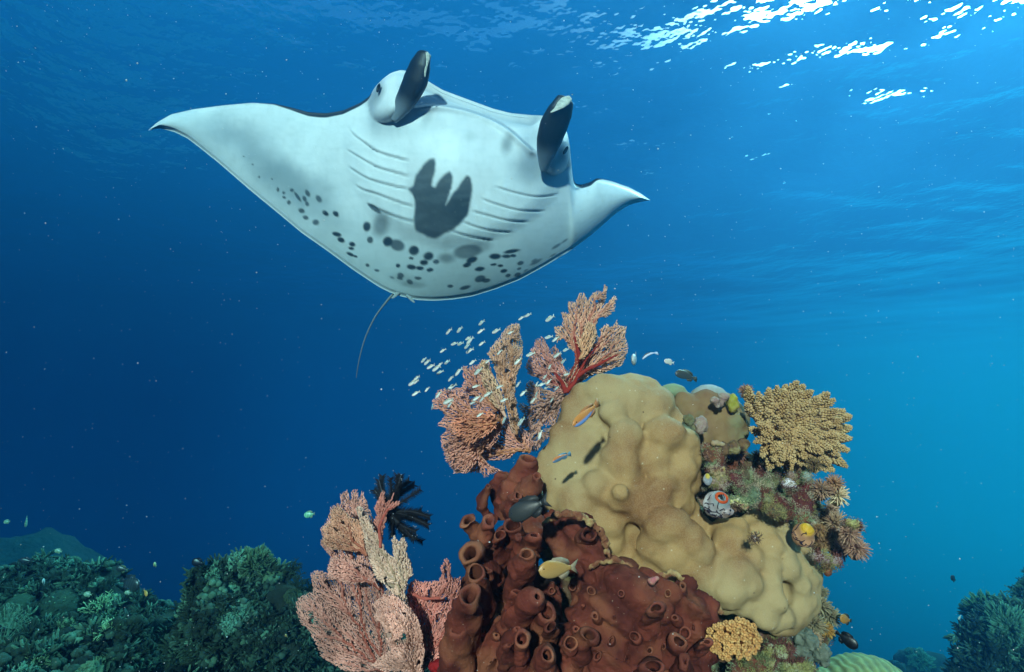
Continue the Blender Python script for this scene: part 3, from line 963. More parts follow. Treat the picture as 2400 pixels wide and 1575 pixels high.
_n, _l = M_SPONGE.node_tree.nodes, M_SPONGE.node_tree.links
_b = _n['Principled BSDF']; _src = _b.inputs['Base Color'].links[0].from_socket
for _sc, _t0, _t1, _cc in ((85, .05, .09, (.34, .24, .18)), (34, .035, .06, (.50, .40, .32)), (150, .10, .16, (.05, .014, .012))):
    _v = _n.new('ShaderNodeTexVoronoi'); _v.inputs['Scale'].default_value = _sc
    _tc = _n.new('ShaderNodeTexCoord'); _l.new(_tc.outputs['Object'], _v.inputs['Vector'])
    _m = _n.new('ShaderNodeMapRange'); _m.inputs['From Min'].default_value = _t0; _m.inputs['From Max'].default_value = _t1
    _m.inputs['To Min'].default_value = .6; _m.inputs['To Max'].default_value = 0
    _l.new(_v.outputs['Distance'], _m.inputs['Value'])
    _x = _n.new('ShaderNodeMix'); _x.data_type = 'RGBA'
    _l.new(_m.outputs[0], _x.inputs[0]); _l.new(_src, _x.inputs[6]); _x.inputs[7].default_value = (*_cc, 1)
    _src = _x.outputs[2]
_l.new(_src, _b.inputs['Base Color'])


def tube(parent, pts, rpx, dep, seed, mat_=None, name='tube', ell_=1.0, pale=1.0):
    """hollow sponge tube: path from base to mouth in photo pixels, radii in pixels"""
    mat_ = mat_ or M_SPONGE
    n = 26
    dep = np.atleast_1d(np.asarray(dep, float))
    if len(dep) == 1: dep = np.repeat(dep, len(pts))
    elif len(dep) == 2: dep = np.linspace(dep[0], dep[1], len(pts))
    p = smoothpath(np.array([(a, b, c) for (a, b), c in zip(pts, dep)]), n)
    W3 = PP(p[:, 0], p[:, 1], p[:, 2])
    r = np.interp(np.linspace(0, 1, n), np.linspace(0, 1, len(rpx)), rpx) / FPX * p[:, 2]
    r = r * (1 + 0.05 * np.sin(np.linspace(0, 9, n) + seed))
    rl = r[-1]
    t = W3[-1] - W3[-2]; t /= np.linalg.norm(t)
    # rim folds in and the inside wall runs back down
    lip = [(0.28, .94), (0.46, 0.83), (0.50, 0.70), (0.42, 0.57), (0.2, 0.50), (-0.3, 0.47), (-1.2, 0.44), (-2.0, 0.3), (-2.2, 0.05)]
    path = list(W3) + [W3[-1] + t * rl * a for a, b in lip]
    rad = list(r) + [rl * b for a, b in lip]
    sides = 22
    path = np.array(path); rad = np.array(rad)
    # frames must not flip where the path turns back, so reuse the last outer frame
    tt, A, B = frame_along(W3)
    A = np.concatenate([A, np.repeat(A[-1:], len(lip), 0)]); B = np.concatenate([B, np.repeat(B[-1:], len(lip), 0)])
    th = np.linspace(0, 2 * math.pi, sides, endpoint=False)
    V = path[:, None] + rad[:, None, None] * (np.cos(th)[None, :, None] * A[:, None] + ell_ * np.sin(th)[None, :, None] * B[:, None])
    k = len(path)
    nr = V - path[:, None]
    nr /= np.linalg.norm(nr, axis=2)[..., None] + 1e-9
    V = V.reshape(-1, 3); nr = nr.reshape(-1, 3)
    q = V * 22 + seed * 3.1
    V = V + nr * (0.0105 * fbm(q, 3, seed) * min(1.0, rl / 0.02 + .3))[:, None] + np.stack([0.002 * vnoise(V * 70, seed + s) for s in range(3)], -1)
    i = np.arange(k - 1)[:, None] * sides; j = np.arange(sides)[None, :]; j2 = (j + 1) % sides
    F = np.stack([i + j, i + j2, i + sides + j2, i + sides + j], -1).reshape(-1, 4)
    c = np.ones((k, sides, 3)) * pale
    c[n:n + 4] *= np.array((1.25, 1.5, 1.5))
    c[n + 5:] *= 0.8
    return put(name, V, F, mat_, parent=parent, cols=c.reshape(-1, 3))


sp = thing('tube_sponge', 'large red brown sponge of many hollow tubes below the boulder coral', 'sponge', P(1250, 1600, 1.45))
# the fleshy body the tubes grow from
ds6 = lambda X, Y: 1.345 - 0.00006 * Y
LS = [(150, 1100, 100, .05), (260, 950, 110, .07), (200, 800, 110, .10), (400, 1100, 160, .03), (300, 650, 120, .16), (450, 800, 120, .15), (350, 480, 90, .19), (280, 330, 70, .21), (600, 900, 130, .14), (600, 1100, 160, .03), (750, 1100, 150, .04),
      (500, 560, 90, .20), (640, 700, 100, .20), (480, 300, 90, .24), (560, 250, 80, .25), (900, 1050, 150, .03), (1000, 950, 130, .03), (1050, 800, 140, .0), (980, 650, 100, .05), (1080, 620, 100, .02), (1150, 700, 120, -.02), (1250, 750, 110, -.02), (1200, 850, 120, -.02), (1150, 900, 110, .0), (1350, 800, 110, -.02), (1400, 700, 80, .0), (1330, 640, 80, .02),
      (1500, 780, 90, .0), (1600, 780, 80, .0), (1700, 780, 70, .02), (1650, 720, 50, .03), (1550, 850, 90, .0), (1450, 900, 110, .0), (1300, 1000, 130, .0), (1100, 1080, 130, .0), (1500, 1000, 110, .01), (1600, 950, 80, .02), (1650, 1030, 90, .02), (1450, 1120, 120, .0), (1250, 1130, 120, .0), (950, 520, 60, .06), (1040, 540, 70, .05), (1150, 560, 60, .04), (1230, 620, 60, .03), (1420, 600, 50, .03), (1540, 640, 50, .03),
      (740, 200, 60, .14), (800, 230, 80, .12), (880, 250, 80, .10), (940, 300, 70, .09), (820, 320, 80, .11), (960, 380, 60, .08), (900, 380, 70, .09), (1000, 440, 50, .07), (850, 420, 60, .10), (720, 160, 45, .15), (900, 180, 40, .11), (800, 155, 40, .13)]
V_, F_, N_ = fused(balls(LS, z6, ds6, 0.75), 0.0055, 7)
fold = V_ @ np.array([[.55, 0, .83], [0, .3, 0], [-.2, 0, .12]]).T
V_ = V_ + N_ * (0.013 * (1 - 2.2 * np.abs(vnoise(fold * np.array([30, 12, 9]) , 77))) * sstep(.0, .12, V_[:, 0]) + 0.018 * fbm(V_ * 10, 5, 61) + 0.006 * fbm(V_ * 38, 3, 62))[:, None]
V_body = V_
put('body', V_, F_, M_SPONGE, parent=sp, cols=np.ones((len(V_), 3)) * 0.82)
TUBES = [  # path (enlargement coords), radii (photo px), depths
    ([(330, 330), (250, 290), (180, 215), (165, 175)], [22, 17, 15, 17], (1.52, 1.44)),
    ([(260, 420), (262, 330), (280, 250), (292, 190)], [26, 21, 19, 18], (1.50, 1.42)),
    ([(400, 450), (350, 380), (350, 310), (365, 262)], [24, 20, 18, 18], (1.46, 1.36)),
    ([(480, 420), (470, 330), (462, 260), (458, 205)], [24, 21, 18, 17], (1.48, 1.40)),
    ([(470, 480), (490, 400), (495, 330), (490, 280)], [24, 21, 18, 15], (1.46, 1.37)),
    ([(500, 500), (540, 420), (565, 330), (580, 270)], [28, 26, 24, 22], (1.47, 1.36)),
    ([(300, 560), (250, 480), (200, 430), (170, 400)], [34, 30, 28, 30], (1.43, 1.34)),
    ([(230, 760), (225, 660), (215, 570), (195, 505)], [34, 31, 26, 22], (1.40, 1.30)),
    ([(250, 660), (270, 600), (278, 540), (280, 495)], [24, 22, 20, 18], (1.38, 1.32)),
    ([(490, 640), (480, 560), (500, 470), (525, 395)], [32, 34, 27, 18], (1.40, 1.27)),
    ([(130, 980), (140, 860), (150, 760), (170, 665)], [46, 38, 30, 24], (1.36, 1.25)),
    ([(420, 860), (440, 780), (440, 700), (470, 640)], [24, 22, 20, 13], (1.34, 1.28)),
    ([(430, 860), (480, 780), (540, 710), (590, 665)], [36, 30, 25, 20], (1.36, 1.24)),
    ([(640, 960), (620, 880), (650, 820), (668, 775)], [30, 27, 22, 17], (1.36, 1.27)),
    ([(690, 980), (680, 920), (690, 880), (702, 850)], [28, 24, 20, 17], (1.32, 1.23)),
    ([(430, 1100), (440, 1000), (460, 930), (474, 870)], [34, 28, 22, 15], (1.32, 1.21)),
    ([(480, 1100), (490, 1020), (500, 970), (503, 930)], [32, 27, 22, 18], (1.30, 1.19)),
    ([(430, 1180), (425, 1090), (428, 1020), (434, 975)], [38, 30, 24, 17], (1.28, 1.19)),
    ([(820, 1100), (870, 1020), (910, 960), (940, 925)], [30, 25, 21, 18], (1.34, 1.23)),
    ([(790, 1090), (800, 1040), (812, 1000), (822, 968)], [22, 19, 16, 13], (1.32, 1.24)),
    ([(1300, 900), (1340, 830), (1365, 780), (1368, 745)], [44, 34, 26, 24], (1.34, 1.19)),
    ([(880, 380), (905, 320), (935, 280), (945, 255)], [22, 20, 17, 16], (1.46, 1.38)),
    ([(1480, 700), (1510, 650), (1530, 610), (1550, 590)], [22, 19, 16, 13], (1.40, 1.31)),
    ([(1600, 1060), (1640, 1020), (1670, 985), (1685, 960)], [32, 28, 23, 22], (1.34, 1.21)),
    ([(1450, 1080), (1480, 1020), (1510, 975), (1530, 955)], [30, 27, 23, 19], (1.32, 1.22)),
    ([(1530, 1200), (1550, 1150), (1560, 1110), (1565, 1085)], [30, 26, 22, 20], (1.30, 1.21)),
    ([(1280, 1230), (1320, 1180), (1350, 1140), (1355, 1115)], [36, 30, 25, 22], (1.28, 1.19)),
    ([(450, 120), (440, 90), (455, 40), (480, 5)], [26, 24, 20, 15], (1.56, 1.47)),
    ([(330, 170), (270, 120), (250, 50), (275, -20), (290, -50)], [14, 13, 12, 11, 9], (1.62, 1.58)),
    ([(390, 150), (380, 60), (350, -30), (380, -120)], [18, 20, 20, 22], (1.66, 1.64)),
    ([(430, 60), (480, -40), (520, -130), (545, -215)], [34, 34, 30, 22], (1.62, 1.58)),
    ([(520, 30), (560, -40), (590, -80), (600, -110)], [30, 30, 26, 14], (1.56, 1.47)),
    ([(620, 620), (600, 700), (560, 780), (545, 800)], [24, 24, 22, 18], (1.40, 1.36)),
    ([(60, 1180), (70, 1060), (90, 950), (85, 890)], [40, 38, 34, 24], (1.34, 1.28)),
    ([(650, 1200), (640, 1130), (655, 1070), (672, 1030)], [34, 30, 25, 15], (1.28, 1.19)),
]
for k, (pts, rad, dep) in enumerate(TUBES):
    pts = [z6(a, b) for a, b in pts]
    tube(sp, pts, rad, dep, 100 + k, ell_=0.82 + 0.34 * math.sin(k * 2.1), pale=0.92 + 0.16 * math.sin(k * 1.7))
_dz = V_body @ np.array([0, CP, SP]); _bx = V_body[:, 0] / _dz * FPX + 1200; _by = 787.5 - (V_body @ np.array([0, -SP, CP])) / _dz * FPX
for k, (a, b_, r_) in enumerate([(700, 620, 8), (835, 600, 6), (980, 790, 9), (1090, 940, 10), (1180, 1060, 12), (900, 720, 7), (1230, 920, 10), (1330, 1010, 9), (1420, 990, 8), (1000, 1040, 12), (1150, 640, 6), (1500, 800, 8),
                                 (1560, 900, 9), (620, 500, 8), (640, 700, 10), (560, 880, 12), (340, 900, 10), (250, 880, 9), (310, 1080, 12), (90, 780, 9), (380, 620, 10), (860, 870, 10), (1450, 640, 6), (1620, 850, 8), (1100, 780, 6), (960, 620, 6)]):
    ax_, ay_ = z6(a, b_)
    q_ = np.hypot(_bx - ax_, _by - ay_) < 7
    if not q_.any(): continue
    dq = _dz[q_].min()
    tube(sp, [(ax_ + 5, ay_ + 9), (ax_ + 2, ay_ + 4), (ax_, ay_)], [r_ * 1.5, r_ * 1.15, r_], (dq + .03, dq - .012), 200 + k, ell_=.8 + .4 * math.sin(k * 1.3))
# frilled pale edge where the sponge meets the boulder coral
M_FRILL = mat('sponge_edge', (0.28, 0.12, 0.06), (0.17, 0.055, 0.03), rough=0.9, scale=60, bump=1, bscale=200, c3=(0.50, 0.36, 0.16), scale3=40)
for pts_ in ([(640, 190), (700, 150), (780, 125), (860, 130), (940, 170), (1000, 220), (1040, 280), (1062, 350), (1060, 400)],
             [(930, 480), (990, 450), (1070, 425), (1130, 425), (1180, 455), (1230, 500), (1290, 530), (1340, 545), (1400, 525), (1470, 510), (1540, 540), (1600, 600), (1640, 660), (1700, 690), (1760, 720), (1820, 770)]):
    g = smoothpath([(*z6(a, b), 1.40) for a, b in pts_], 90)
    g[:, 1] += 2.5 * np.sin(np.linspace(0, 60, 90)) + 1.5 * np.sin(np.linspace(0, 131, 90))
    g[:, 2] = [ds6((a - 1040) / .3613, 0) + .012 for a in g[:, 0]]
    V_, F_ = sweep(PP(g[:, 0], g[:, 1], g[:, 2]), (0.0050 + 0.0012 * np.sin(np.linspace(0, 47, 90))) * (sstep(0, .06, np.linspace(0, 1, 90)) * sstep(1, .94, np.linspace(0, 1, 90)) * .9 + .1), 10, flat=1.6)
    V_ = V_ + 0.0030 * np.stack([fbm(V_ * 90, 3, s) for s in range(3)], -1)
    put('frilled_edge', V_, F_, M_FRILL, parent=sp)

# ------------------------------------------------------------------ sea fans: branching trees that fill an outline
def fan_tree(outline, root, spacing, depth, seed, power=1.25, jitter=0.75, prune=0.0):
    """nodes scattered in the outline, joined by the shortest ways to the root"""
    g = np.random.default_rng(seed)
    o = np.array(outline, float)
    (x0, y0), (x1, y1) = o.min(0), o.max(0)
    gx_, gy_ = np.meshgrid(np.arange(x0, x1, spacing), np.arange(y0, y1, spacing * 0.92))
    gx_[::2] += spacing * 0.5
    x_ = gx_.ravel() + g.uniform(-.5, .5, gx_.size) * spacing * jitter
    y_ = gy_.ravel() + g.uniform(-.5, .5, gy_.size) * spacing * jitter
    k = inpoly(x_, y_, outline)
    x_, y_ = x_[k], y_[k]
    hole = vnoise(np.stack([x_ / (spacing * 5), y_ / (spacing * 5), 0 * x_], -1), seed)
    k = hole > -0.78 + prune
    x_ = np.r_[root[0], x_[k]]; y_ = np.r_[root[1], y_[k]]
    n_ = len(x_)
    cell = {}
    cs_ = spacing * 1.9
    ci, cj = (x_ // cs_).astype(int), (y_ // cs_).astype(int)
    for i in range(n_):
        cell.setdefault((ci[i], cj[i]), []).append(i)
    nb = [[] for _ in range(n_)]
    lim = (spacing * 1.75) ** 2
    xl, yl = x_.tolist(), y_.tolist()
    rnd = random.Random(seed)
    for (a, b_), L in cell.items():
        for da, db in ((0, 0), (1, 0), (0, 1), (1, 1), (-1, 1)):
            M = cell.get((a + da, b_ + db))
            if M is None: continue
            for i in L:
                for j in M:
                    if (da == db == 0) and j <= i: continue
                    dd = (xl[i] - xl[j]) ** 2 + (yl[i] - yl[j]) ** 2
                    if dd < lim:
                        w = (dd ** (0.5 * power)) * rnd.uniform(0.8, 1.35)
                        nb[i].append((j, w)); nb[j].append((i, w))
    # tie the root to whatever lies near it
    dr = np.hypot(x_ - root[0], y_ - root[1]); near = np.argsort(dr)[1:9]
    for j in near:
        nb[0].append((int(j), dr[j] ** power)); nb[int(j)].append((0, dr[j] ** power))
    dist = [1e18] * n_; par = [-1] * n_; dist[0] = 0
    h = [(0, 0)]; order = []
    done = [False] * n_
    while h:
        d_, i = heapq.heappop(h)
        if done[i]: continue
        done[i] = True; order.append(i)
        for j, w in nb[i]:
            if d_ + w < dist[j]:
                dist[j] = d_ + w; par[j] = i; heapq.heappush(h, (dist[j], j))
    cnt = [1] * n_
    for i in reversed(order):
        if par[i] >= 0: cnt[par[i]] += cnt[i]
    return x_, y_, np.array(par), np.array(cnt, float), np.array(order), depth(x_, y_)


def fan_part(name, parent, m, outline, root, spacing, depth, seed, r0=0.8, rexp=0.25, c_tip=(0.80, 0.80, 0.80), c_thick=(1, .3, .2), rough_d=1.5, prune=0.0, thick=0.16, rmax=3.2, power=1.25, back=False):
    if not back:      # a second, slightly deeper layer of the same blade makes it as dense as it grows
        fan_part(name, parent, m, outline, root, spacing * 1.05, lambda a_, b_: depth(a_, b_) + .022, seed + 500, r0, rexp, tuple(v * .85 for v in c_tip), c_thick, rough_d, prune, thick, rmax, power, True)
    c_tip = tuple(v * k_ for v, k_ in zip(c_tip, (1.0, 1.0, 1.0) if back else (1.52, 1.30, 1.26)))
    x_, y_, par, cnt, order, d_ = fan_tree(outline, root, spacing * 0.76, depth, seed, prune=prune, power=power)
    r0 = r0 * 1.15
    g = np.random.default_rng(seed + 1)
    d_ = d_ + g.normal(0, 1, len(x_)) * spacing / FPX * d_ * 0.30 * rough_d
    P3 = PP(x_, y_, d_)
    r = np.minimum(r0 * cnt ** rexp, rmax) / FPX * d_
    i = order[order > 0]
    i = i[par[i] >= 0]
    a, b_ = P3[par[i]], P3[i]
    ra = np.minimum(r[par[i]], r[i] * 1.35); rb = r[i]
    dirv = b_ - a
    L = np.linalg.norm(dirv, axis=1)[:, None] + 1e-9
    dirv = dirv / L
    leaf = cnt[i] <= 1
    b_ = b_ + dirv * (0.25 * L) * leaf[:, None]
    up = np.array([0.0, -CP, -SP])
    u = np.cross(dirv, up); u /= np.linalg.norm(u, axis=1)[:, None] + 1e-9
    w = np.cross(dirv, u)
    sides = 5
    th = np.linspace(0, 2 * math.pi, sides, endpoint=False)
    ringdir = np.cos(th)[None, :, None] * u[:, None] + np.sin(th)[None, :, None] * w[:, None]
    Va = a[:, None] - dirv[:, None] * (ra[:, None, None] * 0.4) + ringdir * ra[:, None, None]
    Vb_ = b_[:, None] + ringdir * rb[:, None, None]
    tip = b_ + dirv * rb[:, None] * 1.1
    nseg = len(i)
    V = np.concatenate([Va, Vb_, tip[:, None]], 1)
    st = 2 * sides + 1
    base = (np.arange(nseg) * st)[:, None]
    k = np.arange(sides); k2 = (k + 1) % sides
    F = np.concatenate([np.stack([k, k2, sides + k2], -1), np.stack([k, sides + k2, sides + k], -1), np.stack([sides + k, sides + k2, np.full(sides, 2 * sides)], -1)])
    F = (base[:, :, None] + F[None]).reshape(-1, 3)
    th_ = sstep(thick, 1.0, (np.log(cnt[i]) / 7.0))
    pat = 0.85 + 0.25 * vnoise(P3[i] * 18, seed)
    c = (np.array(c_tip)[None] * (1 - th_[:, None]) + np.array(c_thick)[None] * th_[:, None]) * pat[:, None]
    c = np.repeat(c, st, 0).reshape(nseg, st, 3)
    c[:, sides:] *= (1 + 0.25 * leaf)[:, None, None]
    return put(name, V.reshape(-1, 3), F, m, parent=parent, cols=c.reshape(-1, 3))


def z3(pts):
    return [(960 + a * 0.3137, 640 + b_ * 0.3137) for a, b_ in pts]


def z5(pts):
    return [(660 + a * 0.3105, 1090 + b_ * 0.3105) for a, b_ in pts]


M_FAN = mat('sea_fan', (1, 1, 1), (0.82, 0.78, 0.78), rough=0.9, scale=40, bump=0.4, bscale=400, tint=True, spec=0.15)
PINK, PALE, ORNG, RED, CREAM = (0.60, 0.34, 0.28), (0.42, 0.31, 0.20), (0.64, 0.27, 0.13), (0.34, 0.035, 0.025), (0.50, 0.40, 0.24)

# the upper left cluster
f1 = thing('sea_fan', 'orange and pink sea fan colony hanging off the upper left of the reef', 'sea fan', P(1180, 1120, 1.66))
J = lambda a, k=0.0: (lambda x_, y_: a + k * (x_ - 1130) + 0.010 * np.sin(x_ / 23 + a * 9) + 0.008 * np.sin(y_ / 17))
fan_part('fan_blade', f1, M_FAN, z3([(640, 1160), (560, 1240), (480, 1150), (260, 1290), (330, 1500), (420, 1490), (530, 1490), (560, 1400), (700, 1400), (760, 1380), (800, 1330), (900, 1350), (930, 1270), (900, 1200), (830, 1150), (780, 1080), (700, 1090)]), z3([(900, 1330)])[0], 5.0, J(1.72), 1, c_tip=PINK, c_thick=ORNG)
fan_part('fan_blade', f1, M_FAN, z3([(200, 1130), (240, 1100), (260, 1060), (230, 1020), (180, 1020), (170, 960), (210, 880), (260, 860), (300, 880), (330, 860), (390, 850), (410, 800), (390, 740), (400, 690), (450, 700), (520, 680), (540, 640), (590, 650), (610, 720), (640, 790), (640, 860), (700, 880), (680, 1000), (700, 1100), (660, 1250), (600, 1330), (560, 1300), (540, 1370), (600, 1440), (660, 1460), (700, 1480), (640, 1490), (560, 1530), (530, 1480), (510, 1400), (430, 1500), (350, 1500), (270, 1400), (240, 1300), (230, 1220), (280, 1170)]), z3([(690, 1120)])[0], 5.2, J(1.66), 2, c_tip=(0.60, 0.33, 0.26), c_thick=ORNG, r0=0.85, thick=0.10)
fan_part('fan_blade', f1, M_FAN, z3([(660, 1080), (600, 1020), (480, 1030), (400, 1060), (330, 1080), (300, 1150), (330, 1210), (400, 1240), (440, 1300), (500, 1250), (560, 1230), (650, 1160)]), z3([(660, 1100)])[0], 5.6, J(1.60), 12, c_tip=(0.72, 0.34, 0.22), c_thick=ORNG, r0=0.9, thick=0.0)
fan_part('fan_blade', f1, M_FAN, z3([(800, 1210), (760, 1180), (720, 1000), (700, 900), (660, 820), (640, 740), (610, 660), (580, 600), (610, 550), (650, 500), (680, 470), (700, 430), (730, 400), (760, 380), (800, 375), (825, 380), (825, 450), (845, 520), (845, 600), (835, 680), (800, 760), (790, 850), (780, 900), (800, 960), (805, 1040), (830, 1120)]), z3([(800, 1200)])[0], 4.4, J(1.60, .0006), 3, c_tip=(0.60, 0.42, 0.30), c_thick=(0.62, 0.30, 0.16), r0=0.85, thick=0.12)
fan_part('fan_blade', f1, M_FAN, z3([(520, 680), (545, 640), (590, 660), (600, 740), (650, 800), (690, 900), (720, 1010), (690, 1040), (600, 960), (560, 860), (520, 760)]), z3([(720, 1080)])[0], 5.0, J(1.62), 14, c_tip=(0.66, 0.50, 0.33), c_thick=PINK)
# the upper right fan
f2 = thing('sea_fan', 'tall pink and cream sea fan with red stems rising behind the boulder coral', 'sea fan', P(1330, 930, 1.78))
rt = z3([(1170, 880)])[0]
fan_part('fan_blade', f2, M_FAN, z3([(1170, 890), (1120, 830), (1140, 760), (1230, 700), (1240, 600), (1190, 560), (1150, 480), (1100, 520), (1080, 400), (1130, 400), (1150, 350), (1130, 290), (1190, 300), (1180, 210), (1240, 220), (1270, 150), (1310, 150), (1330, 210), (1370, 150), (1410, 130), (1440, 150), (1455, 90), (1480, 95), (1470, 180), (1440, 260), (1500, 200), (1530, 170), (1550, 180), (1530, 290), (1460, 330), (1420, 330), (1390, 390), (1400, 470), (1430, 480), (1420, 420), (1470, 380), (1520, 400), (1550, 350), (1560, 390), (1620, 400), (1610, 480), (1635, 560), (1610, 640), (1580, 700), (1540, 700), (1490, 730), (1440, 750), (1380, 750), (1330, 780), (1290, 820), (1240, 830), (1200, 880)]), rt, 4.9, lambda x_, y_: 1.80 + .012 * np.sin(x_ / 19) + .0002 * (960 - y_), 4, c_tip=(0.61, 0.40, 0.28), c_thick=(0.42, 0.05, 0.03), r0=0.85, rexp=.28, thick=0.12)
fan_part('fan_blade', f2, M_FAN, z3([(1180, 900), (1100, 900), (1030, 850), (960, 780), (890, 760), (865, 700), (890, 640), (900, 580), (930, 540), (940, 500), (990, 470), (1020, 520), (1040, 560), (1090, 540), (1130, 600), (1150, 700), (1180, 740), (1200, 820)]), rt, 4.8, lambda x_, y_: 1.84 + .012 * np.sin(y_ / 19), 5, c_tip=PINK, c_thick=(0.36, 0.05, 0.04))
fan_part('fan_blade', f2, M_FAN, z3([(1300, 420), (1280, 480), (1240, 520), (1300, 600), (1290, 660), (1360, 560), (1400, 470), (1390, 400), (1340, 350)]), z3([(1270, 640)])[0], 5, lambda x_, y_: 1.77 + 0 * x_, 15, c_tip=(0.62, 0.42, 0.26), c_thick=(0.5, 0.16, 0.05))
fan_part('fan_blade', f2, M_FAN, z3([(1180, 890), (1080, 890), (990, 860), (900, 800), (870, 830), (860, 900), (880, 960), (900, 1000), (820, 960), (810, 1000), (850, 1060), (820, 1120), (850, 1200), (830, 1280), (900, 1330), (960, 1330), (1000, 1260), (1060, 1220), (1100, 1100), (1140, 980)]), rt, 5.0, lambda x_, y_: 1.86 + .012 * np.sin(y_ / 19), 6, c_tip=(0.50, 0.30, 0.23), c_thick=PINK, prune=.1)
# trunk limbs
for pts_, r_ in (([(1170, 890), (1230, 820), (1255, 770), (1290, 700), (1330, 630), (1420, 530)], [6, 5, 4, 2.8, 2, 1]), ([(1170, 890), (1150, 840), (1130, 800), (1080, 740)], [7, 5, 4, 1.5]), ([(1255, 770), (1330, 720), (1400, 690), (1490, 640), (1560, 610)], [6, 4.5, 4, 3, 1]), ([(1270, 660), (1262, 600), (1240, 510), (1235, 470)], [5, 5, 4, 1.5])):
    q_ = smoothpath([(*z3([p_])[0], 1.785) for p_ in pts_], 30)
    V_, F_ = sweep(PP(q_[:, 0], q_[:, 1], q_[:, 2]), np.interp(np.linspace(0, 1, 30), np.linspace(0, 1, len(r_)), r_) / FPX * 1.78, 10)
    put('limb', V_ + 0.0012 * vnoise(V_ * 90, 3)[:, None], F_, M_FAN, parent=f2, cols=np.tile(np.array([[0.34, 0.035, 0.025]]), (len(V_), 1)))

# the big fan at the lower left, folded towards the camera
f3 = thing('sea_fan', 'big dusty pink sea fan with a pale cream ridge, lowest and leftmost of the fans', 'sea fan', P(960, 1640, 1.45))
fan_part('fan_blade', f3, M_FAN, z5([(480, 1560), (380, 1500), (290, 1440), (250, 1330), (200, 1240), (150, 1200), (120, 1130), (100, 1050), (130, 1000), (190, 970), (240, 950), (230, 880), (220, 820), (260, 790), (340, 810), (350, 760), (370, 680), (330, 650), (290, 590), (310, 540), (290, 480), (320, 450), (350, 400), (370, 320), (420, 290), (450, 300), (440, 220), (500, 190), (520, 270), (530, 190), (570, 180), (590, 260), (610, 180), (650, 300), (700, 420), (740, 560), (760, 700), (780, 900), (800, 1100), (820, 1300), (820, 1560)]), z5([(800, 1640)])[0], 5.2, lambda x_, y_: 1.50 + .0003 * (900 - x_) + .014 * np.sin(x_ / 25) + .012 * np.sin(y_ / 21), 7, c_tip=(0.54, 0.33, 0.28), c_thick=(0.50, 0.14, 0.10), r0=0.85, thick=.35)
fan_part('fan_blade', f3, M_FAN, z5([(620, 640), (570, 660), (480, 640), (400, 640), (340, 620), (300, 580), (330, 520), (300, 470), (370, 430), (370, 340), (430, 310), (460, 330), (530, 400), (600, 420), (620, 520)]), z5([(640, 680)])[0], 4.6, lambda x_, y_: 1.44 + .012 * np.sin(x_ / 25), 8, c_tip=(0.58, 0.37, 0.26), c_thick=(0.44, 0.12, 0.07), r0=.95)
fan_part('fan_blade', f3, M_FAN, z5([(720, 920), (640, 880), (560, 900), (480, 900), (420, 860), (350, 850), (350, 780), (380, 700), (450, 700), (540, 720), (620, 760), (700, 820)]), z5([(740, 940)])[0], 4.8, lambda x_, y_: 1.43 + .012 * np.sin(x_ / 25), 9, c_tip=(0.54, 0.33, 0.28), c_thick=(0.36, 0.08, 0.05), r0=.95)
fan_part('fan_blade', f3, M_FAN, z5([(760, 560), (700, 520), (680, 440), (720, 380), (700, 320), (740, 240), (760, 190), (780, 200), (780, 290), (830, 250), (850, 200), (830, 280), (890, 270), (900, 290), (850, 330), (800, 350), (790, 430), (770, 500)]), z5([(755, 560)])[0], 4.6, lambda x_, y_: 1.47 + 0 * x_, 10, c_tip=(0.58, 0.28, 0.23), c_thick=(0.46, 0.16, 0.12), r0=1.15)
fan_part('fan_blade', f3, M_FAN, z5([(840, 1000), (780, 900), (720, 860), (680, 760), (640, 640), (620, 520), (590, 420), (560, 320), (600, 310), (660, 400), (700, 480), (750, 560), (790, 660), (850, 700), (830, 560), (850, 530), (880, 580), (920, 540), (950, 580), (940, 660), (980, 740), (990, 830), (960, 860), (930, 960), (960, 1050)]), z5([(900, 1080)])[0], 4.4, lambda x_, y_: 1.40 + .010 * np.sin(x_ / 15) + .0002 * (1400 - y_), 11, c_tip=(0.62, 0.50, 0.40), c_thick=(0.44, 0.32, 0.2), r0=1.15)
fan_part('fan_blade', f3, M_FAN, z5([(1000, 1560), (860, 1560), (780, 1560), (680, 1510), (760, 1440), (820, 1400), (780, 1300), (760, 1200), (700, 1150), (720, 1100), (680, 1040), (740, 1010), (800, 940), (880, 1000), (960, 1060), (1020, 1140), (1060, 1260), (1080, 1400), (1060, 1560)]), z5([(1020, 1600)])[0], 4.3, lambda x_, y_: 1.37 + .016 * np.sin(x_ / 17) + .012 * np.sin(y_ / 13), 13, c_tip=(0.64, 0.42, 0.35), c_thick=(0.42, 0.2, 0.14), r0=1.2)
fan_part('fan_blade', f3, M_FAN, z5([(960, 900), (1000, 860), (1060, 880), (1120, 880), (1180, 870), (1210, 830), (1200, 770), (1240, 700), (1280, 740), (1270, 830), (1320, 860), (1350, 840), (1350, 960), (1330, 1060), (1310, 1180), (1280, 1280), (1240, 1340), (1200, 1440), (1120, 1520), (1050, 1540), (1000, 1400), (960, 1200), (930, 1050)]), z5([(1040, 1600)])[0], 5.0, lambda x_, y_: 1.46 + .014 * np.sin(x_ / 17) + .012 * np.sin(y_ / 13), 16, c_tip=(0.58, 0.28, 0.24), c_thick=(0.5, 0.12, 0.09), r0=1.05)
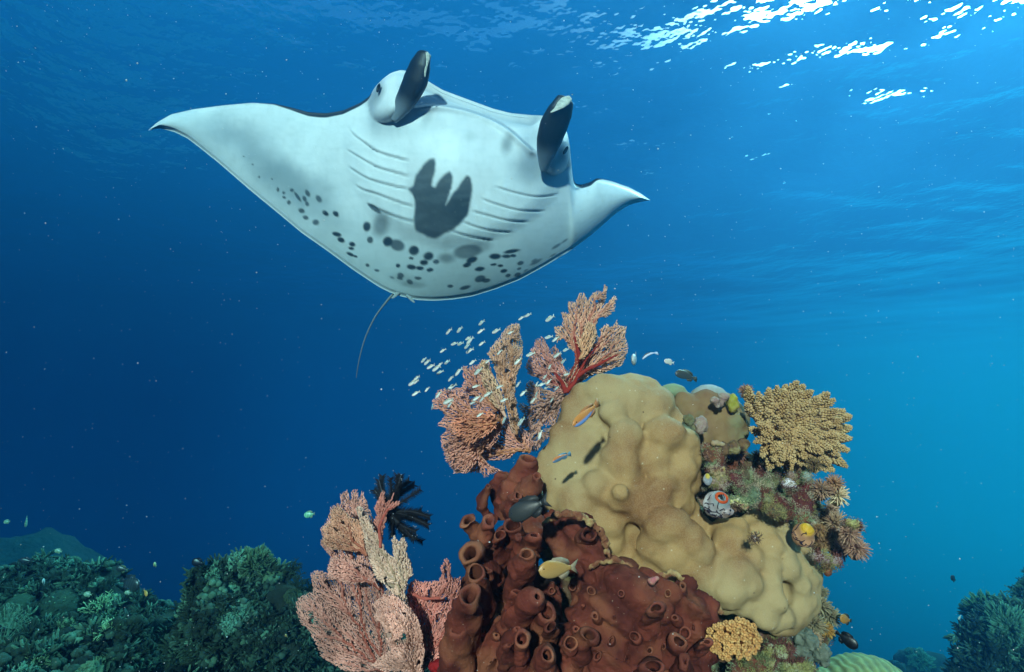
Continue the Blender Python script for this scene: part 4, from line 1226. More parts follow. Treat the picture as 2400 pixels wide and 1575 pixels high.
for pts_, r_ in (([(990, 970), (1050, 1000), (1120, 1010), (1200, 1000)], [3.5, 4.5, 4, 2]), ([(750, 620), (740, 480), (790, 350), (840, 320)], [3, 4, 3, 1.5])):
    q_ = smoothpath([(*z5([p_])[0], 1.39) for p_ in pts_], 24)
    V_, F_ = sweep(PP(q_[:, 0], q_[:, 1], q_[:, 2]), np.interp(np.linspace(0, 1, 24), np.linspace(0, 1, len(r_)), r_) / FPX * 1.4, 10)
    put('limb', V_ + 0.0015 * vnoise(V_ * 90, 3)[:, None], F_, M_FAN, parent=f3, cols=np.tile(np.array([[0.50, 0.12, 0.09]]), (len(V_), 1)))

# black feather star clinging to that fan
fs = thing('feather_star', 'black feather star with spread arms perched on the lower left sea fan', 'feather star', P(905, 1195, 1.5))
M_STAR = mat('feather_star', (0.008, 0.010, 0.016), (0.016, 0.02, 0.028), rough=0.7, scale=80, bump=0, tint=True)
arms = [((735, 115), .45), ((760, 85), .5), ((870, 75), .4), ((900, 80), .35), ((960, 120), .35), ((1045, 185), .4), ((1050, 345), .3), ((1115, 390), .35), ((1105, 455), .3), ((1060, 575), .35), ((1000, 560), .3), ((835, 540), .4), ((700, 190), .4), ((820, 100), .3), ((1000, 150), .4), ((1090, 430), .5), ((1010, 500), .4), ((930, 540), .5)]
for k, ((ax_, ay_), cv) in enumerate(arms):
    c0 = np.array(z5([(800 + 12 * math.sin(k), 350 + 10 * math.cos(k))])[0]); c1 = np.array(z5([(ax_, ay_)])[0])
    mid_p = (c0 + c1) / 2 + np.array([(c1 - c0)[1], -(c1 - c0)[0]]) * 0.12 * math.sin(k * 1.9)
    dd = 1.50 + 0.05 * math.sin(k * 2.3)
    q_ = smoothpath([(*c0, 1.50), (*mid_p, (1.5 + dd) / 2), (*c1, dd)], 30)
    W3 = PP(q_[:, 0], q_[:, 1], q_[:, 2])
    A = Acc()
    V_, F_ = sweep(W3, np.linspace(0.0022, 0.0010, 30), 6)
    pale = np.array((6, 6, 5)) if k % 3 == 0 else 1
    A.add(V_, F_, np.ones(3) * pale)
    t_, a_, b__ = frame_along(W3)
    for i_ in range(1, 30):
        for s_ in (-1, 1):
            for sub in (0, .5):
                base_p = W3[i_] - (W3[i_] - W3[i_ - 1]) * sub
                ln_ = 0.020 * (1 - 0.35 * i_ / 30)
                ang_ = random.uniform(-.5, .5)
                dv = (t_[i_] * 0.75 + s_ * (a_[i_] * math.cos(ang_) + b__[i_] * math.sin(ang_)) * 0.85)
                tipp = base_p + dv * ln_
                wd = 0.0016
                A.add(np.array([base_p - t_[i_] * wd, base_p + t_[i_] * wd, base_p + b__[i_] * wd, tipp]), np.array([[0, 1, 3], [1, 2, 3], [2, 0, 3]]), np.ones(3))
                if random.random() < .03:
                    A.blob(tipp, (.0014,) * 3, 1, (25, 25, 20))
    A.put('arm', M_STAR, parent=fs)
V_, F_ = ico(3)
q0 = np.array(P(*z5([(800, 350)])[0], 1.49))
put('disc', V_ * 0.012 * (1 + .2 * vnoise(V_ * 4, 2))[:, None] + q0, F_, M_STAR, parent=fs, cols=np.ones((len(V_), 3)) * 2)

# ------------------------------------------------------------------ branching soft coral at the upper right of the reef
def zc(X, Y):      # enlargement of the soft coral
    return 1560 + X * 0.2101, 880 + Y * 0.2101


M_SOFT = mat('soft_coral', (0.64, 0.43, 0.22), (0.52, 0.31, 0.14), rough=0.85, scale=30, bump=0.8, bscale=420, tint=True, bdist=0.002)
sc = thing('soft_coral', 'bushy golden tan soft coral with knobby fingers at the upper right edge of the reef', 'coral', P(1850, 1080, 1.70))
SC_O = [(880, 430), (870, 300), (820, 190), (880, 150), (960, 180), (1040, 180), (1120, 220), (1150, 150), (1220, 115), (1290, 130), (1380, 90), (1520, 80), (1580, 160), (1640, 200), (1730, 170), (1820, 220), (1840, 300), (1900, 340), (1970, 370), (2020, 410), (2050, 490), (2055, 600), (2025, 700), (2005, 760), (1990, 820), (1930, 830), (1990, 920), (1985, 1000), (1890, 1060), (1850, 1135), (1780, 1100), (1740, 1080), (1620, 1040), (1500, 1010), (1420, 1000), (1320, 1050), (1270, 1000), (1220, 960), (1160, 1030), (1140, 980), (1180, 880), (1040, 880), (990, 860), (1080, 780), (940, 700), (930, 640), (970, 580), (1020, 520), (960, 460)]
g = np.random.default_rng(77)
cen = np.array([1420.0, 640.0])
nf = 0
tries = 0
tips = []
while len(tips) < 118 and tries < 9000:
    tries += 1
    X, Y = g.uniform(860, 2060), g.uniform(80, 1130)
    if not inpoly(np.array([X]), np.array([Y]), SC_O)[0]: continue
    if any((X - a) ** 2 + (Y - b_) ** 2 < 88 ** 2 for a, b_ in tips): continue
    tips.append((X, Y))
for (X, Y) in tips:
    v = np.array([X, Y]) - cen
    rad_ = np.linalg.norm(v) / 600
    v = v / (np.linalg.norm(v) + 1e-6)
    v = v * 0.8 + np.array([0.42, -0.05 + 0.25 * (Y > 800)])
    v /= np.linalg.norm(v)
    ln_ = g.uniform(110, 170); ext = g.uniform(-5, 70)
    dfront = 1.66 - 0.10 * math.sqrt(max(0, 1 - min(1, rad_) ** 2)) + g.uniform(-.03, .03)
    A = Acc()
    p_tip = np.array(P(*zc(X + v[0] * ext, Y + v[1] * ext), dfront))
    p_base = np.array(P(*zc(X - v[0] * ln_, Y - v[1] * ln_), dfront + 0.035))
    ax_ = p_tip - p_base; L_ = np.linalg.norm(ax_); ax_ /= L_
    u = np.cross(ax_, [0, 1, 0.1]); u /= np.linalg.norm(u); w = np.cross(ax_, u)
    V_, F_ = sweep(np.array([p_base - ax_ * .03, p_base + ax_ * L_ * .5, p_tip]), [0.007, 0.005, 0.002], 7)
    A.add(V_, F_, (0.75, 0.7, 0.75))
    nb_ = 64
    for k in range(nb_):
        s_ = (k + .5) / nb_
        th_ = k * 2.39996 + X
        R_ = 0.0105 * math.sin(min(1, (1 - s_) * 1.25 + .12) * math.pi * .55) * (0.8 + .3 * math.sin(k * .9))
        rb_ = 0.0046 * (1.05 - 0.45 * s_) * g.uniform(.75, 1.2)
        c_ = p_base + ax_ * L_ * (0.05 + .95 * s_) + (u * math.cos(th_) + w * math.sin(th_)) * R_
        dirn = ax_ * .9 + (u * math.cos(th_) + w * math.sin(th_)) * .7
        dirn /= np.linalg.norm(dirn)
        uu = np.cross(dirn, [0.1, 1, 0]); uu /= np.linalg.norm(uu); ww = np.cross(dirn, uu)
        rot = np.stack([uu, ww, dirn], 1)
        sh = g.uniform(.82, 1.15)
        A.blob(c_ + dirn * rb_ * .5, (rb_, rb_, rb_ * 1.55), 1, np.array((1, 1, .95)) * sh, rot)
    A.put('finger', M_SOFT, parent=sc)
# inner stalks
for k, (a, b_) in enumerate([((1550, 1250), (1450, 900)), ((1450, 1150), (1250, 780)), ((1400, 900), (1180, 640)), ((1500, 900), (1650, 600)), ((1400, 800), (1300, 420)), ((1150, 640), (1000, 380)), ((1550, 800), (1800, 760)), ((1450, 700), (1600, 350)), ((1560, 1000), (1750, 950))]):
    q_ = smoothpath([(*zc(*a), 1.71), (*zc((a[0] + b_[0]) / 2 + 20, (a[1] + b_[1]) / 2), 1.69), (*zc(*b_), 1.66)], 14)
    V_, F_ = sweep(PP(q_[:, 0], q_[:, 1], q_[:, 2]), np.linspace(.028, .014, 14), 14)
    put('stalk', V_ + .003 * vnoise(V_ * 50, k)[:, None], F_, M_SOFT, parent=sc, cols=np.tile(np.array([[.62, .52, .60]]), (len(V_), 1)))
# a small finger clump left of it
def zr(X, Y):      # enlargement of the crusted right flank
    return 1640 + X * 0.2049, 1040 + Y * 0.2049


def place_on(px, py, dflt):
    """where the sight line of that photo point meets the reef rock (nearest rock vertex), so that things sit on it"""
    c = np.array(cam.matrix_basis.translation)
    v = np.array(P(px, py, 1.0)); v = v / np.linalg.norm(v)
    t = rockV @ v
    dd = np.linalg.norm(rockV - t[:, None] * v[None], axis=1)
    k = np.where(dd < 0.012)[0]
    if len(k) == 0:
        return np.array(P(px, py, dflt)), np.array([0, -.8, .6])
    k = k[np.argmin(t[k])]
    return rockV[k].copy(), rockN[k].copy()


def basis(n):
    n = n / (np.linalg.norm(n) + 1e-9)
    u = np.cross(n, [0.31, 0.2, 0.93]); u /= np.linalg.norm(u)
    return u, np.cross(n, u), n


M_FEATH = mat('feathery_polyp', (0.32, 0.20, 0.14), (0.24, 0.12, 0.09), rough=0.85, scale=60, bump=0, tint=True)


def radial_polyp(px, py, rpx, lab, cat, col, ccol, seed, count=110, dome=0.55, width=1.0, dflt=1.55, lift=0.6, name='feathery_polyp'):
    """a tuft of feathery tentacles standing off a short stalk"""
    g = np.random.default_rng(seed)
    c, nrm_ = place_on(px, py, dflt)
    d_ = float(c @ np.array([0, CP, SP]))
    rw = rpx / FPX * d_
    tocam = -c / np.linalg.norm(c)
    nn = nrm_ * .3 + tocam * .8 + np.array([0, 0, .2]); nn /= np.linalg.norm(nn)
    u, w, nn = basis(nn)
    base = c - nn * rw * .3
    top = c + nn * rw * lift
    o = thing(name, lab, cat, c)
    V_, F_ = sweep(np.array([base - nn * rw * .5, (base + top) / 2, top]), [rw * .42, rw * .30, rw * .36], 12)
    put('stalk', V_, F_, M_FEATH, parent=o, cols=np.tile(np.array([ccol]), (len(V_), 1)))
    A = Acc()
    for k in range(count):
        ph = k * 2.39996
        el = math.acos(1 - (k + .5) / count * (1 + dome * .35))
        dv = (u * math.cos(ph) + w * math.sin(ph)) * math.sin(el) + nn * math.cos(el)
        dv = dv + g.normal(0, .10, 3); dv /= np.linalg.norm(dv)
        ln_ = rw * g.uniform(.75, 1.05)
        bend = g.normal(0, .15, 3) - np.array([0, 0, .12])
        pts_ = np.array([top + dv * rw * .15, top + dv * ln_ * .6, top + dv * ln_ + bend * ln_ * .25])
        sh = g.uniform(.7, 1.3)
        V_, F_ = sweep(pts_, np.array([.050, .055, .022]) * rw * width, 4)
        cc = np.array(col) * sh
        CCo = np.concatenate([np.tile(np.array(ccol) * 1.2, (4, 1)), np.tile(cc, (4, 1)), np.tile(cc * 1.15, (4, 1)), [ccol], [cc]])
        A.add(V_, F_, CCo)
        for j in range(7):            # side pinnules
            s_ = .35 + .6 * j / 7
            q_ = pts_[0] * (1 - s_) + pts_[2] * s_ + (pts_[1] - (pts_[0] + pts_[2]) / 2) * 4 * s_ * (1 - s_) * .5
            side = np.cross(dv, g.normal(0, 1, 3)); side /= np.linalg.norm(side) + 1e-9
            t_ = q_ + (side * .13 + dv * .07) * rw
            A.add(np.array([q_ - dv * .012 * rw * width, q_ + dv * .012 * rw * width, t_, q_ + side * .02 * rw + np.cross(side, dv) * .012 * rw]), np.array([[0, 1, 2], [1, 3, 2], [3, 0, 2]]), cc * 1.1)
    A.put('tentacles', M_FEATH, parent=o)
    return o


FE = [((450, 130), 26, 'brownish pink ball of feathery tentacles left of the soft coral stalks, under the hanging shelf', (1.2, .85, .8), (1.0, .7, .7), 130, .8),
      ((400, 250), 14, 'small rusty feathery tuft just below the brownish pink tentacle ball', (1.2, .65, .5), (.9, .6, .6), 70, .8),
      ((620, 110), 15, 'small dark brown feathery tuft in the shade beneath the soft coral', (.7, .45, .4), (.9, .6, .6), 70, .8),
      ((720, 330), 24, 'dark reddish feathery tuft with pale lilac centre in the middle of the right flank', (1.0, .75, .65), (2.0, 1.9, 2.3), 110, .8),
      ((1380, 560), 30, 'greyish feathery polyp cluster beside the white starry polyp', (1.25, 1.3, 1.15), (1.6, 1.7, 1.5), 120, .9),
      ((1530, 480), 25, 'brown tipped feathery polyp highest on the right edge of the flank', (1.5, 1.3, .95), (2.2, 2.6, 2.0), 100, .9),
      ((1570, 620), 30, 'white starry polyp with long rays on the right edge of the reef', (2.3, 3.0, 2.6), (2.2, 2.9, 2.5), 60, 1.3),
      ((1520, 760), 22, 'pale grey feathery polyp directly below the white starry polyp', (1.7, 1.8, 1.7), (2.0, 2.2, 2.1), 90, .9),
      ((1540, 930), 34, 'large grey brown feathery polyp above the pointed right tip', (1.4, 1.5, 1.25), (2.0, 1.9, 2.0), 140, .9),
      ((1700, 1060), 32, 'grey feathery polyp leaning out over open water on the right flank', (1.6, 1.6, 1.5), (1.9, 1.8, 2.0), 140, .9),
      ((1780, 1230), 32, 'lowest right feathery polyp forming the pointed tip of the flank', (1.5, 1.4, 1.3), (2.0, 1.7, 1.9), 140, .9),
      ((1620, 1250), 28, 'mauve grey feathery polyp left of the pointed tip', (1.5, 1.35, 1.4), (2.2, 1.9, 2.1), 120, .9),
      ((1440, 1150), 25, 'fuzzy olive grey polyp right of the orange sea squirt', (1.25, 1.2, .8), (2.0, 1.8, 1.9), 100, .9),
      ((1350, 1040), 20, 'small fuzzy green brown polyp touching the orange sea squirt', (1.1, 1.0, .6), (1.6, 1.5, 1.3), 80, .9),
      ((1220, 830), 20, 'dark striped fuzzy tuft above the orange sea squirt', (.8, .7, .45), (1.1, 1.0, .8), 80, .9),
      ((1060, 560), 20, 'small dark feathery tuft just beneath the white ball', (.9, .8, .7), (1.6, 1.5, 1.6), 70, .9),
      ((1300, 260), 22, 'green grey mossy tuft beneath the lower right soft coral fingers', (.75, .85, .55), (1, 1, .8), 90, .9),
      ((1180, 430), 17, 'small brown mossy tuft right of the white ball', (.9, .75, .5), (1, 1, .8), 70, .9)]
for k, (pp_, rp_, lab, c1_, c2_, n_, w_) in enumerate(FE):
    radial_polyp(*zr(*pp_), rp_, lab, 'polyp', c1_, c2_, 300 + k, n_, width=w_)
radial_polyp(1748, 922, 20, 'small grey brown feathery polyp between the yellow sponge patch and the soft coral', 'polyp', (1.2, 1.0, .75), (1.5, 1.4, 1.2), 401, 100, dflt=1.72)
radial_polyp(1905, 1512, 26, 'pale feathery polyp low on the right under the boulder coral', 'polyp', (1.3, 1.6, 1.3), (1.6, 2.0, 1.7), 402, 110)
radial_polyp(1930, 1545, 20, 'smaller pale feathery polyp beside the black fish', 'polyp', (1.2, 1.5, 1.3), (1.6, 2.0, 1.7), 403, 90, dflt=1.6)
radial_polyp(1850, 1555, 26, 'yellow green mossy tuft at the bottom edge right of the cream coral', 'polyp', (1.2, 1.4, .6), (1.2, 1.4, .7), 404, 120, dflt=1.45)
for k, (px, py, rp_) in enumerate([(1925, 1420, 30), (1950, 1450, 28), (1915, 1465, 30), (1945, 1480, 20), (1930, 1390, 14)]):
    radial_polyp(px, py, rp_, ['blue grey fuzzy soft coral tuft tucked right of the boulder coral base', 'outermost blue grey fuzzy tuft above the black fish', 'shaded blue grey fuzzy tuft against the boulder coral', 'yellowish fuzzy tuft nearest the black fish', 'smallest blue grey fuzzy tuft, uppermost beside the boulder coral'][k],
                 'polyp', (.9, 1.25, 1.0) if k != 3 else (1.6, 1.4, .4), (1, 1.3, 1.1), 410 + k, 120, dflt=1.72)

# sea squirts, balls and crusts on the flank
M_SQ = mat('sea_squirt', (0.62, 0.60, 0.58), (0.45, 0.42, 0.42), rough=0.5, scale=20, bump=0.4, bscale=120, tint=True, spec=0.4)
M_VEIN = mat('vein', (0.03, 0.015, 0.04), rough=0.6, scale=20, bump=0)
M_DARK = mat('dark_mouth', (0.010, 0.008, 0.008), rough=0.7, scale=20, bump=0)
M_ORMOUTH = mat('orange_mouth', (0.70, 0.10, 0.01), (0.5, 0.06, 0.01), rough=0.5, scale=60, bump=0.2)


def squirt(px, py, rx, ry, dep, col, lipcol, mouth, mr_px, lab, seed, veins=True, orange=False):
    """mouth (dx, dy) px offset of the siphon from the centre"""
    c = np.array(P(px, py, dep)); k = dep / FPX
    o = thing('sea_squirt', lab, 'sea squirt', c)
    V_, F_ = ico(4)
    Q = V_ * np.array([rx * k, (rx + ry) / 2 * k, ry * k])
    tocam = -c / np.linalg.norm(c)
    mpt = np.array(P(px + mouth[0], py + mouth[1], dep)) - c
    ax_ = mpt / (rx * k) * .8 + tocam * .9; ax_ /= np.linalg.norm(ax_)
    # pull the siphon out of the body
    al = (V_ @ ax_)
    Q = Q + ax_ * (sstep(.55, .85, al) * rx * k * .42)[:, None]
    Q = Q + V_ * (.0022 * fbm(Q * 70, 3, seed))[:, None]
    cc = np.tile(np.array([col]), (len(V_), 1)) * (1 + .2 * vnoise(Q * 60, seed))[:, None]
    lw = sstep(.72, .85, al)[:, None]
    cc = cc * (1 - lw) + np.array(lipcol) * lw
    put('body', Q + c, F_, M_SQ, parent=o, cols=cc)
    top = c + ax_ * rx * k * 1.33
    u, w, n_ = basis(ax_)
    th = np.linspace(0, 2 * math.pi, 25)
    R_ = mr_px * k
    ring = top[None] + (np.cos(th)[:, None] * u + np.sin(th)[:, None] * w * .9) * R_
    V2, F2 = sweep(ring, np.full(25, R_ * .30), 8)
    put('lip', V2, F2, M_ORMOUTH if orange else M_SQ, parent=o, cols=np.tile(np.array([lipcol]), (len(V2), 1)))
    V3, F3 = ico(2)
    Q3 = (V3[:, :1] * u + V3[:, 1:2] * w * .9) * R_ * .95 + V3[:, 2:3] * n_ * R_ * .25 + top
    put('mouth', Q3, F3, M_DARK, parent=o)
    if veins:
        gg = np.random.default_rng(seed)
        A = Acc()
        for j in range(16):
            a = gg.normal(0, 1, 3); a /= np.linalg.norm(a)
            a = a * .7 + tocam; a -= ax_ * max(0, a @ ax_) * .6; a /= np.linalg.norm(a)
            pts_ = [a]
            dr_ = np.cross(a, gg.normal(0, 1, 3)); dr_ /= np.linalg.norm(dr_)
            for s_ in range(6):
                dr_ = dr_ + gg.normal(0, .55, 3); dr_ /= np.linalg.norm(dr_)
                a = a + dr_ * .15; a /= np.linalg.norm(a); pts_.append(a)
            pts_ = np.array(pts_)
            W3 = pts_ * np.array([rx * k, (rx + ry) / 2 * k, ry * k]) * 1.015 + ax_ * (sstep(.55, .85, pts_ @ ax_) * rx * k * .42)[:, None] + c
            V4, F4 = sweep(W3, np.full(7, .0011), 5)
            A.add(V4, F4)
        A.put('veins', M_VEIN, parent=o)
    return o


squirt(*zr(190, 700), 30, 31, 1.47, (1.0, 1.0, 1.05), (.45, .62, .66), (12, -16), 12, 'white sea squirt with dark cracked veins and an orange lined mouth', 1, True, True)
squirt(*zr(1180, 1050), 24, 27, 1.44, (1.15, .62, .34), (1.25, .72, .04), (11, -16), 10, 'orange pink sea squirt with a black siphon beside the boulder coral', 2, True)
squirt(*zr(90, 410), 9, 13, 1.48, (.75, .85, .95), (1.1, .85, .1), (0, -9), 3.5, 'small pale blue grey sea squirt with yellow rim above the veined squirt', 3, False)
squirt(*zr(250, 780), 22, 14, 1.46, (1.05, .9, .85), (.9, .8, .8), (18, -3), 4, 'flat cream lump with purple veins under the veined sea squirt', 4, True)


def d_in(pts):
    return pts[0][0] > 1640 and pts[0][1] < 1400 and pts[0][1] > 1050


def lump(name, lab, cat, pts, m, seed, nz=.003, nsc=50, vox=.0035, spikes=0):
    c0 = pts[0]
    if 'flank' in lab or 'squirt' in lab or 'patch' in lab or 'shoulder' in lab or 'rubble' in lab or 'barnacled' in lab:
        nz *= 1.7; spikes = spikes * 1.8 + .001
    push = .022 if d_in(pts) else 0.0
    V_, F_, N_ = fused([(np.array(P(px, py, d + push)), tuple(np.array((rx * 1.15, (rx + ry) / 2, ry * 1.15)) / FPX * d)) for px, py, rx, ry, d in pts], vox * .85, 3)
    V_ = V_ + N_ * (nz * fbm(V_ * nsc, 4, seed) + spikes * (0.45 - cells(V_ * nsc * 2.2, seed)))[:, None]
    o = put(name, V_, F_, m)
    if d_in(pts) or pts[0][1] > 1500:
        k_ = np.arange(0, len(V_), 2); LUMPV.append(V_[k_]); LUMPN.append(N_[k_])
    return tag(o, lab, cat)


LUMPV, LUMPN = [], []
M_PEACH = mat('peach_crust', (0.396, 0.253, 0.134), (0.392, 0.321, 0.225), rough=0.8, scale=40, bump=.8, bscale=160, c3=(.55, .40, .05), scale3=30)
M_WINE = mat('wine_crust', (0.087, 0.013, 0.015), (0.147, 0.034, 0.031), rough=0.8, scale=50, bump=1, bscale=160, bdist=.004)
M_OLIVE = mat('olive_crust', (0.159, 0.146, 0.063), (0.107, 0.082, 0.043), rough=0.9, scale=60, bump=1, bscale=200, c3=(.30, .32, .18), scale3=30, bdist=.004)
M_WHITE = mat('white_ball', (0.75, 0.72, 0.74), (0.6, 0.55, 0.6), rough=0.6, scale=20, bump=.3)
M_PINKC = mat('pink_crust', (0.309, 0.188, 0.166), (0.378, 0.311, 0.234), rough=0.8, scale=60, bump=1, bscale=200, bdist=.004)
M_GREENC = mat('green_crust', (0.134, 0.185, 0.119), (0.096, 0.116, 0.070), rough=0.9, scale=30, bump=.8, bscale=160)
M_BRNC = mat('brown_crust', (0.22, 0.12, 0.06), (0.12, 0.06, 0.035), rough=0.9, scale=50, bump=1, bscale=160, bdist=.004)
M_ORC = mat('orange_crust', (0.232, 0.084, 0.038), (0.138, 0.046, 0.026), rough=0.85, scale=50, bump=1, bscale=160)


def Z(X, Y, rx, ry, d):
    a, b_ = zr(X, Y); return (a, b_, rx, ry, d)


for nm, lab, cat, pts, m_, sd, nz_v, sp_ in [
    ('encrusting_sponge', 'peach and yellow frilly crust above the veined sea squirt', 'sponge', [Z(190, 320, 16, 14, 1.5), Z(230, 370, 14, 12, 1.49), Z(140, 290, 12, 12, 1.5)], M_PEACH, 1, .004, .003),
    ('encrusting_sponge', 'salmon pink knobbly crust touching the top of the veined sea squirt', 'sponge', [Z(210, 450, 20, 10, 1.48), Z(260, 420, 12, 11, 1.48)], M_PINKC, 2, .004, .003),
    ('encrusting_sponge', 'upright wine red crust between the veined squirt and the mossy patch', 'sponge', [Z(410, 420, 12, 20, 1.50), Z(430, 490, 12, 12, 1.49)], M_WINE, 3, .004, .002),
    ('encrusting_sponge', 'dark wine red crust low above the boulder coral shoulder', 'sponge', [Z(870, 670, 22, 12, 1.46), Z(800, 690, 12, 10, 1.46)], M_WINE, 4, .004, .002),
    ('encrusting_sponge', 'blackish red crust in the dark middle of the right flank', 'sponge', [Z(1130, 700, 26, 22, 1.50), Z(1190, 640, 16, 14, 1.5)], M_WINE, 5, .005, .002),
    ('encrusting_sponge', 'red brown crust directly above the orange sea squirt', 'sponge', [Z(1170, 860, 18, 14, 1.47)], M_ORC, 6, .004, .002),
    ('algae_patch', 'olive green mossy patch in the middle of the right flank', 'algae', [Z(560, 400, 24, 20, 1.52), Z(680, 480, 30, 18, 1.50), Z(800, 450, 24, 16, 1.51), Z(520, 350, 14, 14, 1.52)], M_OLIVE, 7, .005, .002),
    ('algae_patch', 'pale mint green smooth patch above the right shoulder of the boulder coral', 'algae', [Z(620, 600, 20, 20, 1.48), Z(600, 540, 16, 12, 1.49), Z(650, 680, 16, 12, 1.47)], M_GREENC, 8, .003, .001),
    ('algae_patch', 'olive brown mossy strip along the boulder coral right shoulder', 'algae', [Z(880, 770, 26, 10, 1.44), Z(980, 800, 20, 12, 1.44), Z(780, 640, 14, 12, 1.46)], M_OLIVE, 9, .005, .002),
    ('encrusting_sponge', 'yellow white speckled crust right of the veined sea squirt', 'sponge', [Z(400, 660, 18, 12, 1.46), Z(480, 690, 16, 9, 1.45), Z(360, 700, 12, 10, 1.46)], mat('speckled', (.55, .50, .12), (.65, .60, .5), scale=120, bump=1, bscale=200, c3=(.35, .15, .08), scale3=60), 10, .004, .003),
    ('sponge_ball', 'white rounded sponge ball on the right flank below the soft coral', 'sponge', [Z(1020, 450, 13, 11, 1.44), Z(1060, 470, 9, 9, 1.44), Z(980, 455, 9, 9, 1.44)], M_WHITE, 11, .001, 0),
    ('sponge_ball', 'dull pinkish lump above the white sponge ball', 'sponge', [Z(1060, 375, 12, 9, 1.47)], M_PINKC, 12, .003, .001),
    ('sponge_ball', 'pale blurred bluish bump right of the white sponge ball', 'sponge', [Z(1220, 380, 11, 11, 1.49)], mat('grey_ball', (.30, .38, .34), scale=30, bump=.3), 13, .001, 0),
    ('encrusting_sponge', 'orange brown crust beneath the hanging shelf beside the boulder coral', 'sponge', [Z(140, 120, 18, 18, 1.54), Z(200, 190, 16, 12, 1.53), Z(90, 60, 14, 12, 1.55)], M_ORC, 14, .005, .002),
    ('sponge_ball', 'mauve smooth lump under the mauve grey polyp', 'sponge', [Z(1540, 1340, 16, 11, 1.47), Z(1370, 1290, 18, 12, 1.46), Z(1440, 1320, 12, 9, 1.46)], mat('mauve', (.36, .24, .24), (.28, .2, .19), scale=40, bump=.5), 15, .002, 0),
    ('sponge_ball', 'orange red drop hanging under the right flank', 'sponge', [Z(1460, 1450, 9, 10, 1.48), Z(1440, 1420, 10, 9, 1.49)], M_ORC, 16, .002, .001),
    ('sea_shell', 'yellow green shell like lump sticking out on the right edge', 'shell', [Z(1770, 920, 14, 9, 1.5), Z(1820, 940, 9, 7, 1.5), Z(1700, 890, 9, 7, 1.5)], mat('shell', (.45, .42, .16), (.40, .26, .10), scale=60, bump=.8), 17, .003, .002),
    ('encrusting_sponge', 'cream and pink knobbly crust on the rounded coral head', 'sponge', [(*z4(1050, 360), 14, 17, 1.55), (*z4(1040, 400), 9, 8, 1.54)], M_PINKC, 18, .004, .004),
    ('encrusting_sponge', 'small pale olive knobbly crust left of the cream pink crust', 'sponge', [(*z4(975, 340), 11, 11, 1.56)], M_OLIVE, 19, .004, .004),
    ('encrusting_sponge', 'brown mushroom shaped lump on top of the rounded coral head', 'sponge', [(*z4(1175, 215), 13, 9, 1.64), (*z4(1160, 240), 7, 12, 1.64)], M_PINKC, 20, .002, .002),
    ('encrusting_sponge', 'pink crust knob left of the brown mushroom shaped lump', 'sponge', [(*z4(1125, 235), 11, 8, 1.63), (*z4(1140, 262), 8, 7, 1.63)], M_PINKC, 21, .003, .002),
    ('encrusting_sponge', 'tiny orange grains crust on the hanging shelf', 'sponge', [(*z4(1130, 470), 10, 5, 1.55), (*z4(1165, 476), 8, 5, 1.55)], M_PEACH, 22, .003, .004),
    ('encrusting_sponge', 'small pale pink knobbly growth on the lower right boulder coral face', 'sponge', [(*z4(1345, 995), 9, 7, 1.335)], M_PINKC, 23, .003, .004),
    ('encrusting_sponge', 'pink crust dab on the frilled sponge edge', 'sponge', [(*z6(1350, 560), 8, 6, 1.27), (*z6(1380, 545), 6, 5, 1.27)], mat('pinkdab', (.45, .12, .14), (.5, .3, .2), scale=80, bump=1), 24, .003, .003),
    ('encrusting_sponge', 'bright red sponge patch at the very bottom between the fan and the tubes', 'sponge', [(1030, 1560, 22, 14, 1.34), (1062, 1552, 14, 10, 1.33)], mat('redpatch', (.30, .008, .010), (.22, .006, .01), scale=60, bump=.8), 25, .003, .002),
    ('encrusting_sponge', 'rough yellow green rubble lump at the bottom edge under the boulder coral', 'sponge', [(1830, 1520, 26, 16, 1.42), (1800, 1550, 22, 18, 1.42), (1860, 1565, 30, 18, 1.43)], mat('rubbleyg', (.22, .26, .10), (.30, .24, .14), scale=50, bump=1, c3=(.4, .42, .3), scale3=30), 26, .006, .003),
    ('encrusting_sponge', 'dark red brown rubble lump at the bottom edge right of the cream coral', 'sponge', [(1775, 1560, 26, 18, 1.40), (1740, 1570, 26, 14, 1.40)], mat('rubblerb', (.16, .03, .02), (.12, .07, .04), scale=50, bump=1), 27, .006, .003),
    ('encrusting_sponge', 'grey green barnacled lump next to the pale polyps low on the right', 'sponge', [(1890, 1500, 20, 22, 1.52), (1925, 1530, 18, 20, 1.54), (1880, 1545, 24, 24, 1.5)], mat('rubblegg', (.09, .11, .08), (.17, .19, .15), scale=60, bump=1), 28, .006, .004),
]:
    lump(nm, lab, cat, pts, m_, sd, nz_v, 55, .0035, sp_)

# cream finger coral at the foot of the boulder
rockV = np.concatenate([rockV] + LUMPV); rockN = np.concatenate([rockN] + LUMPN)


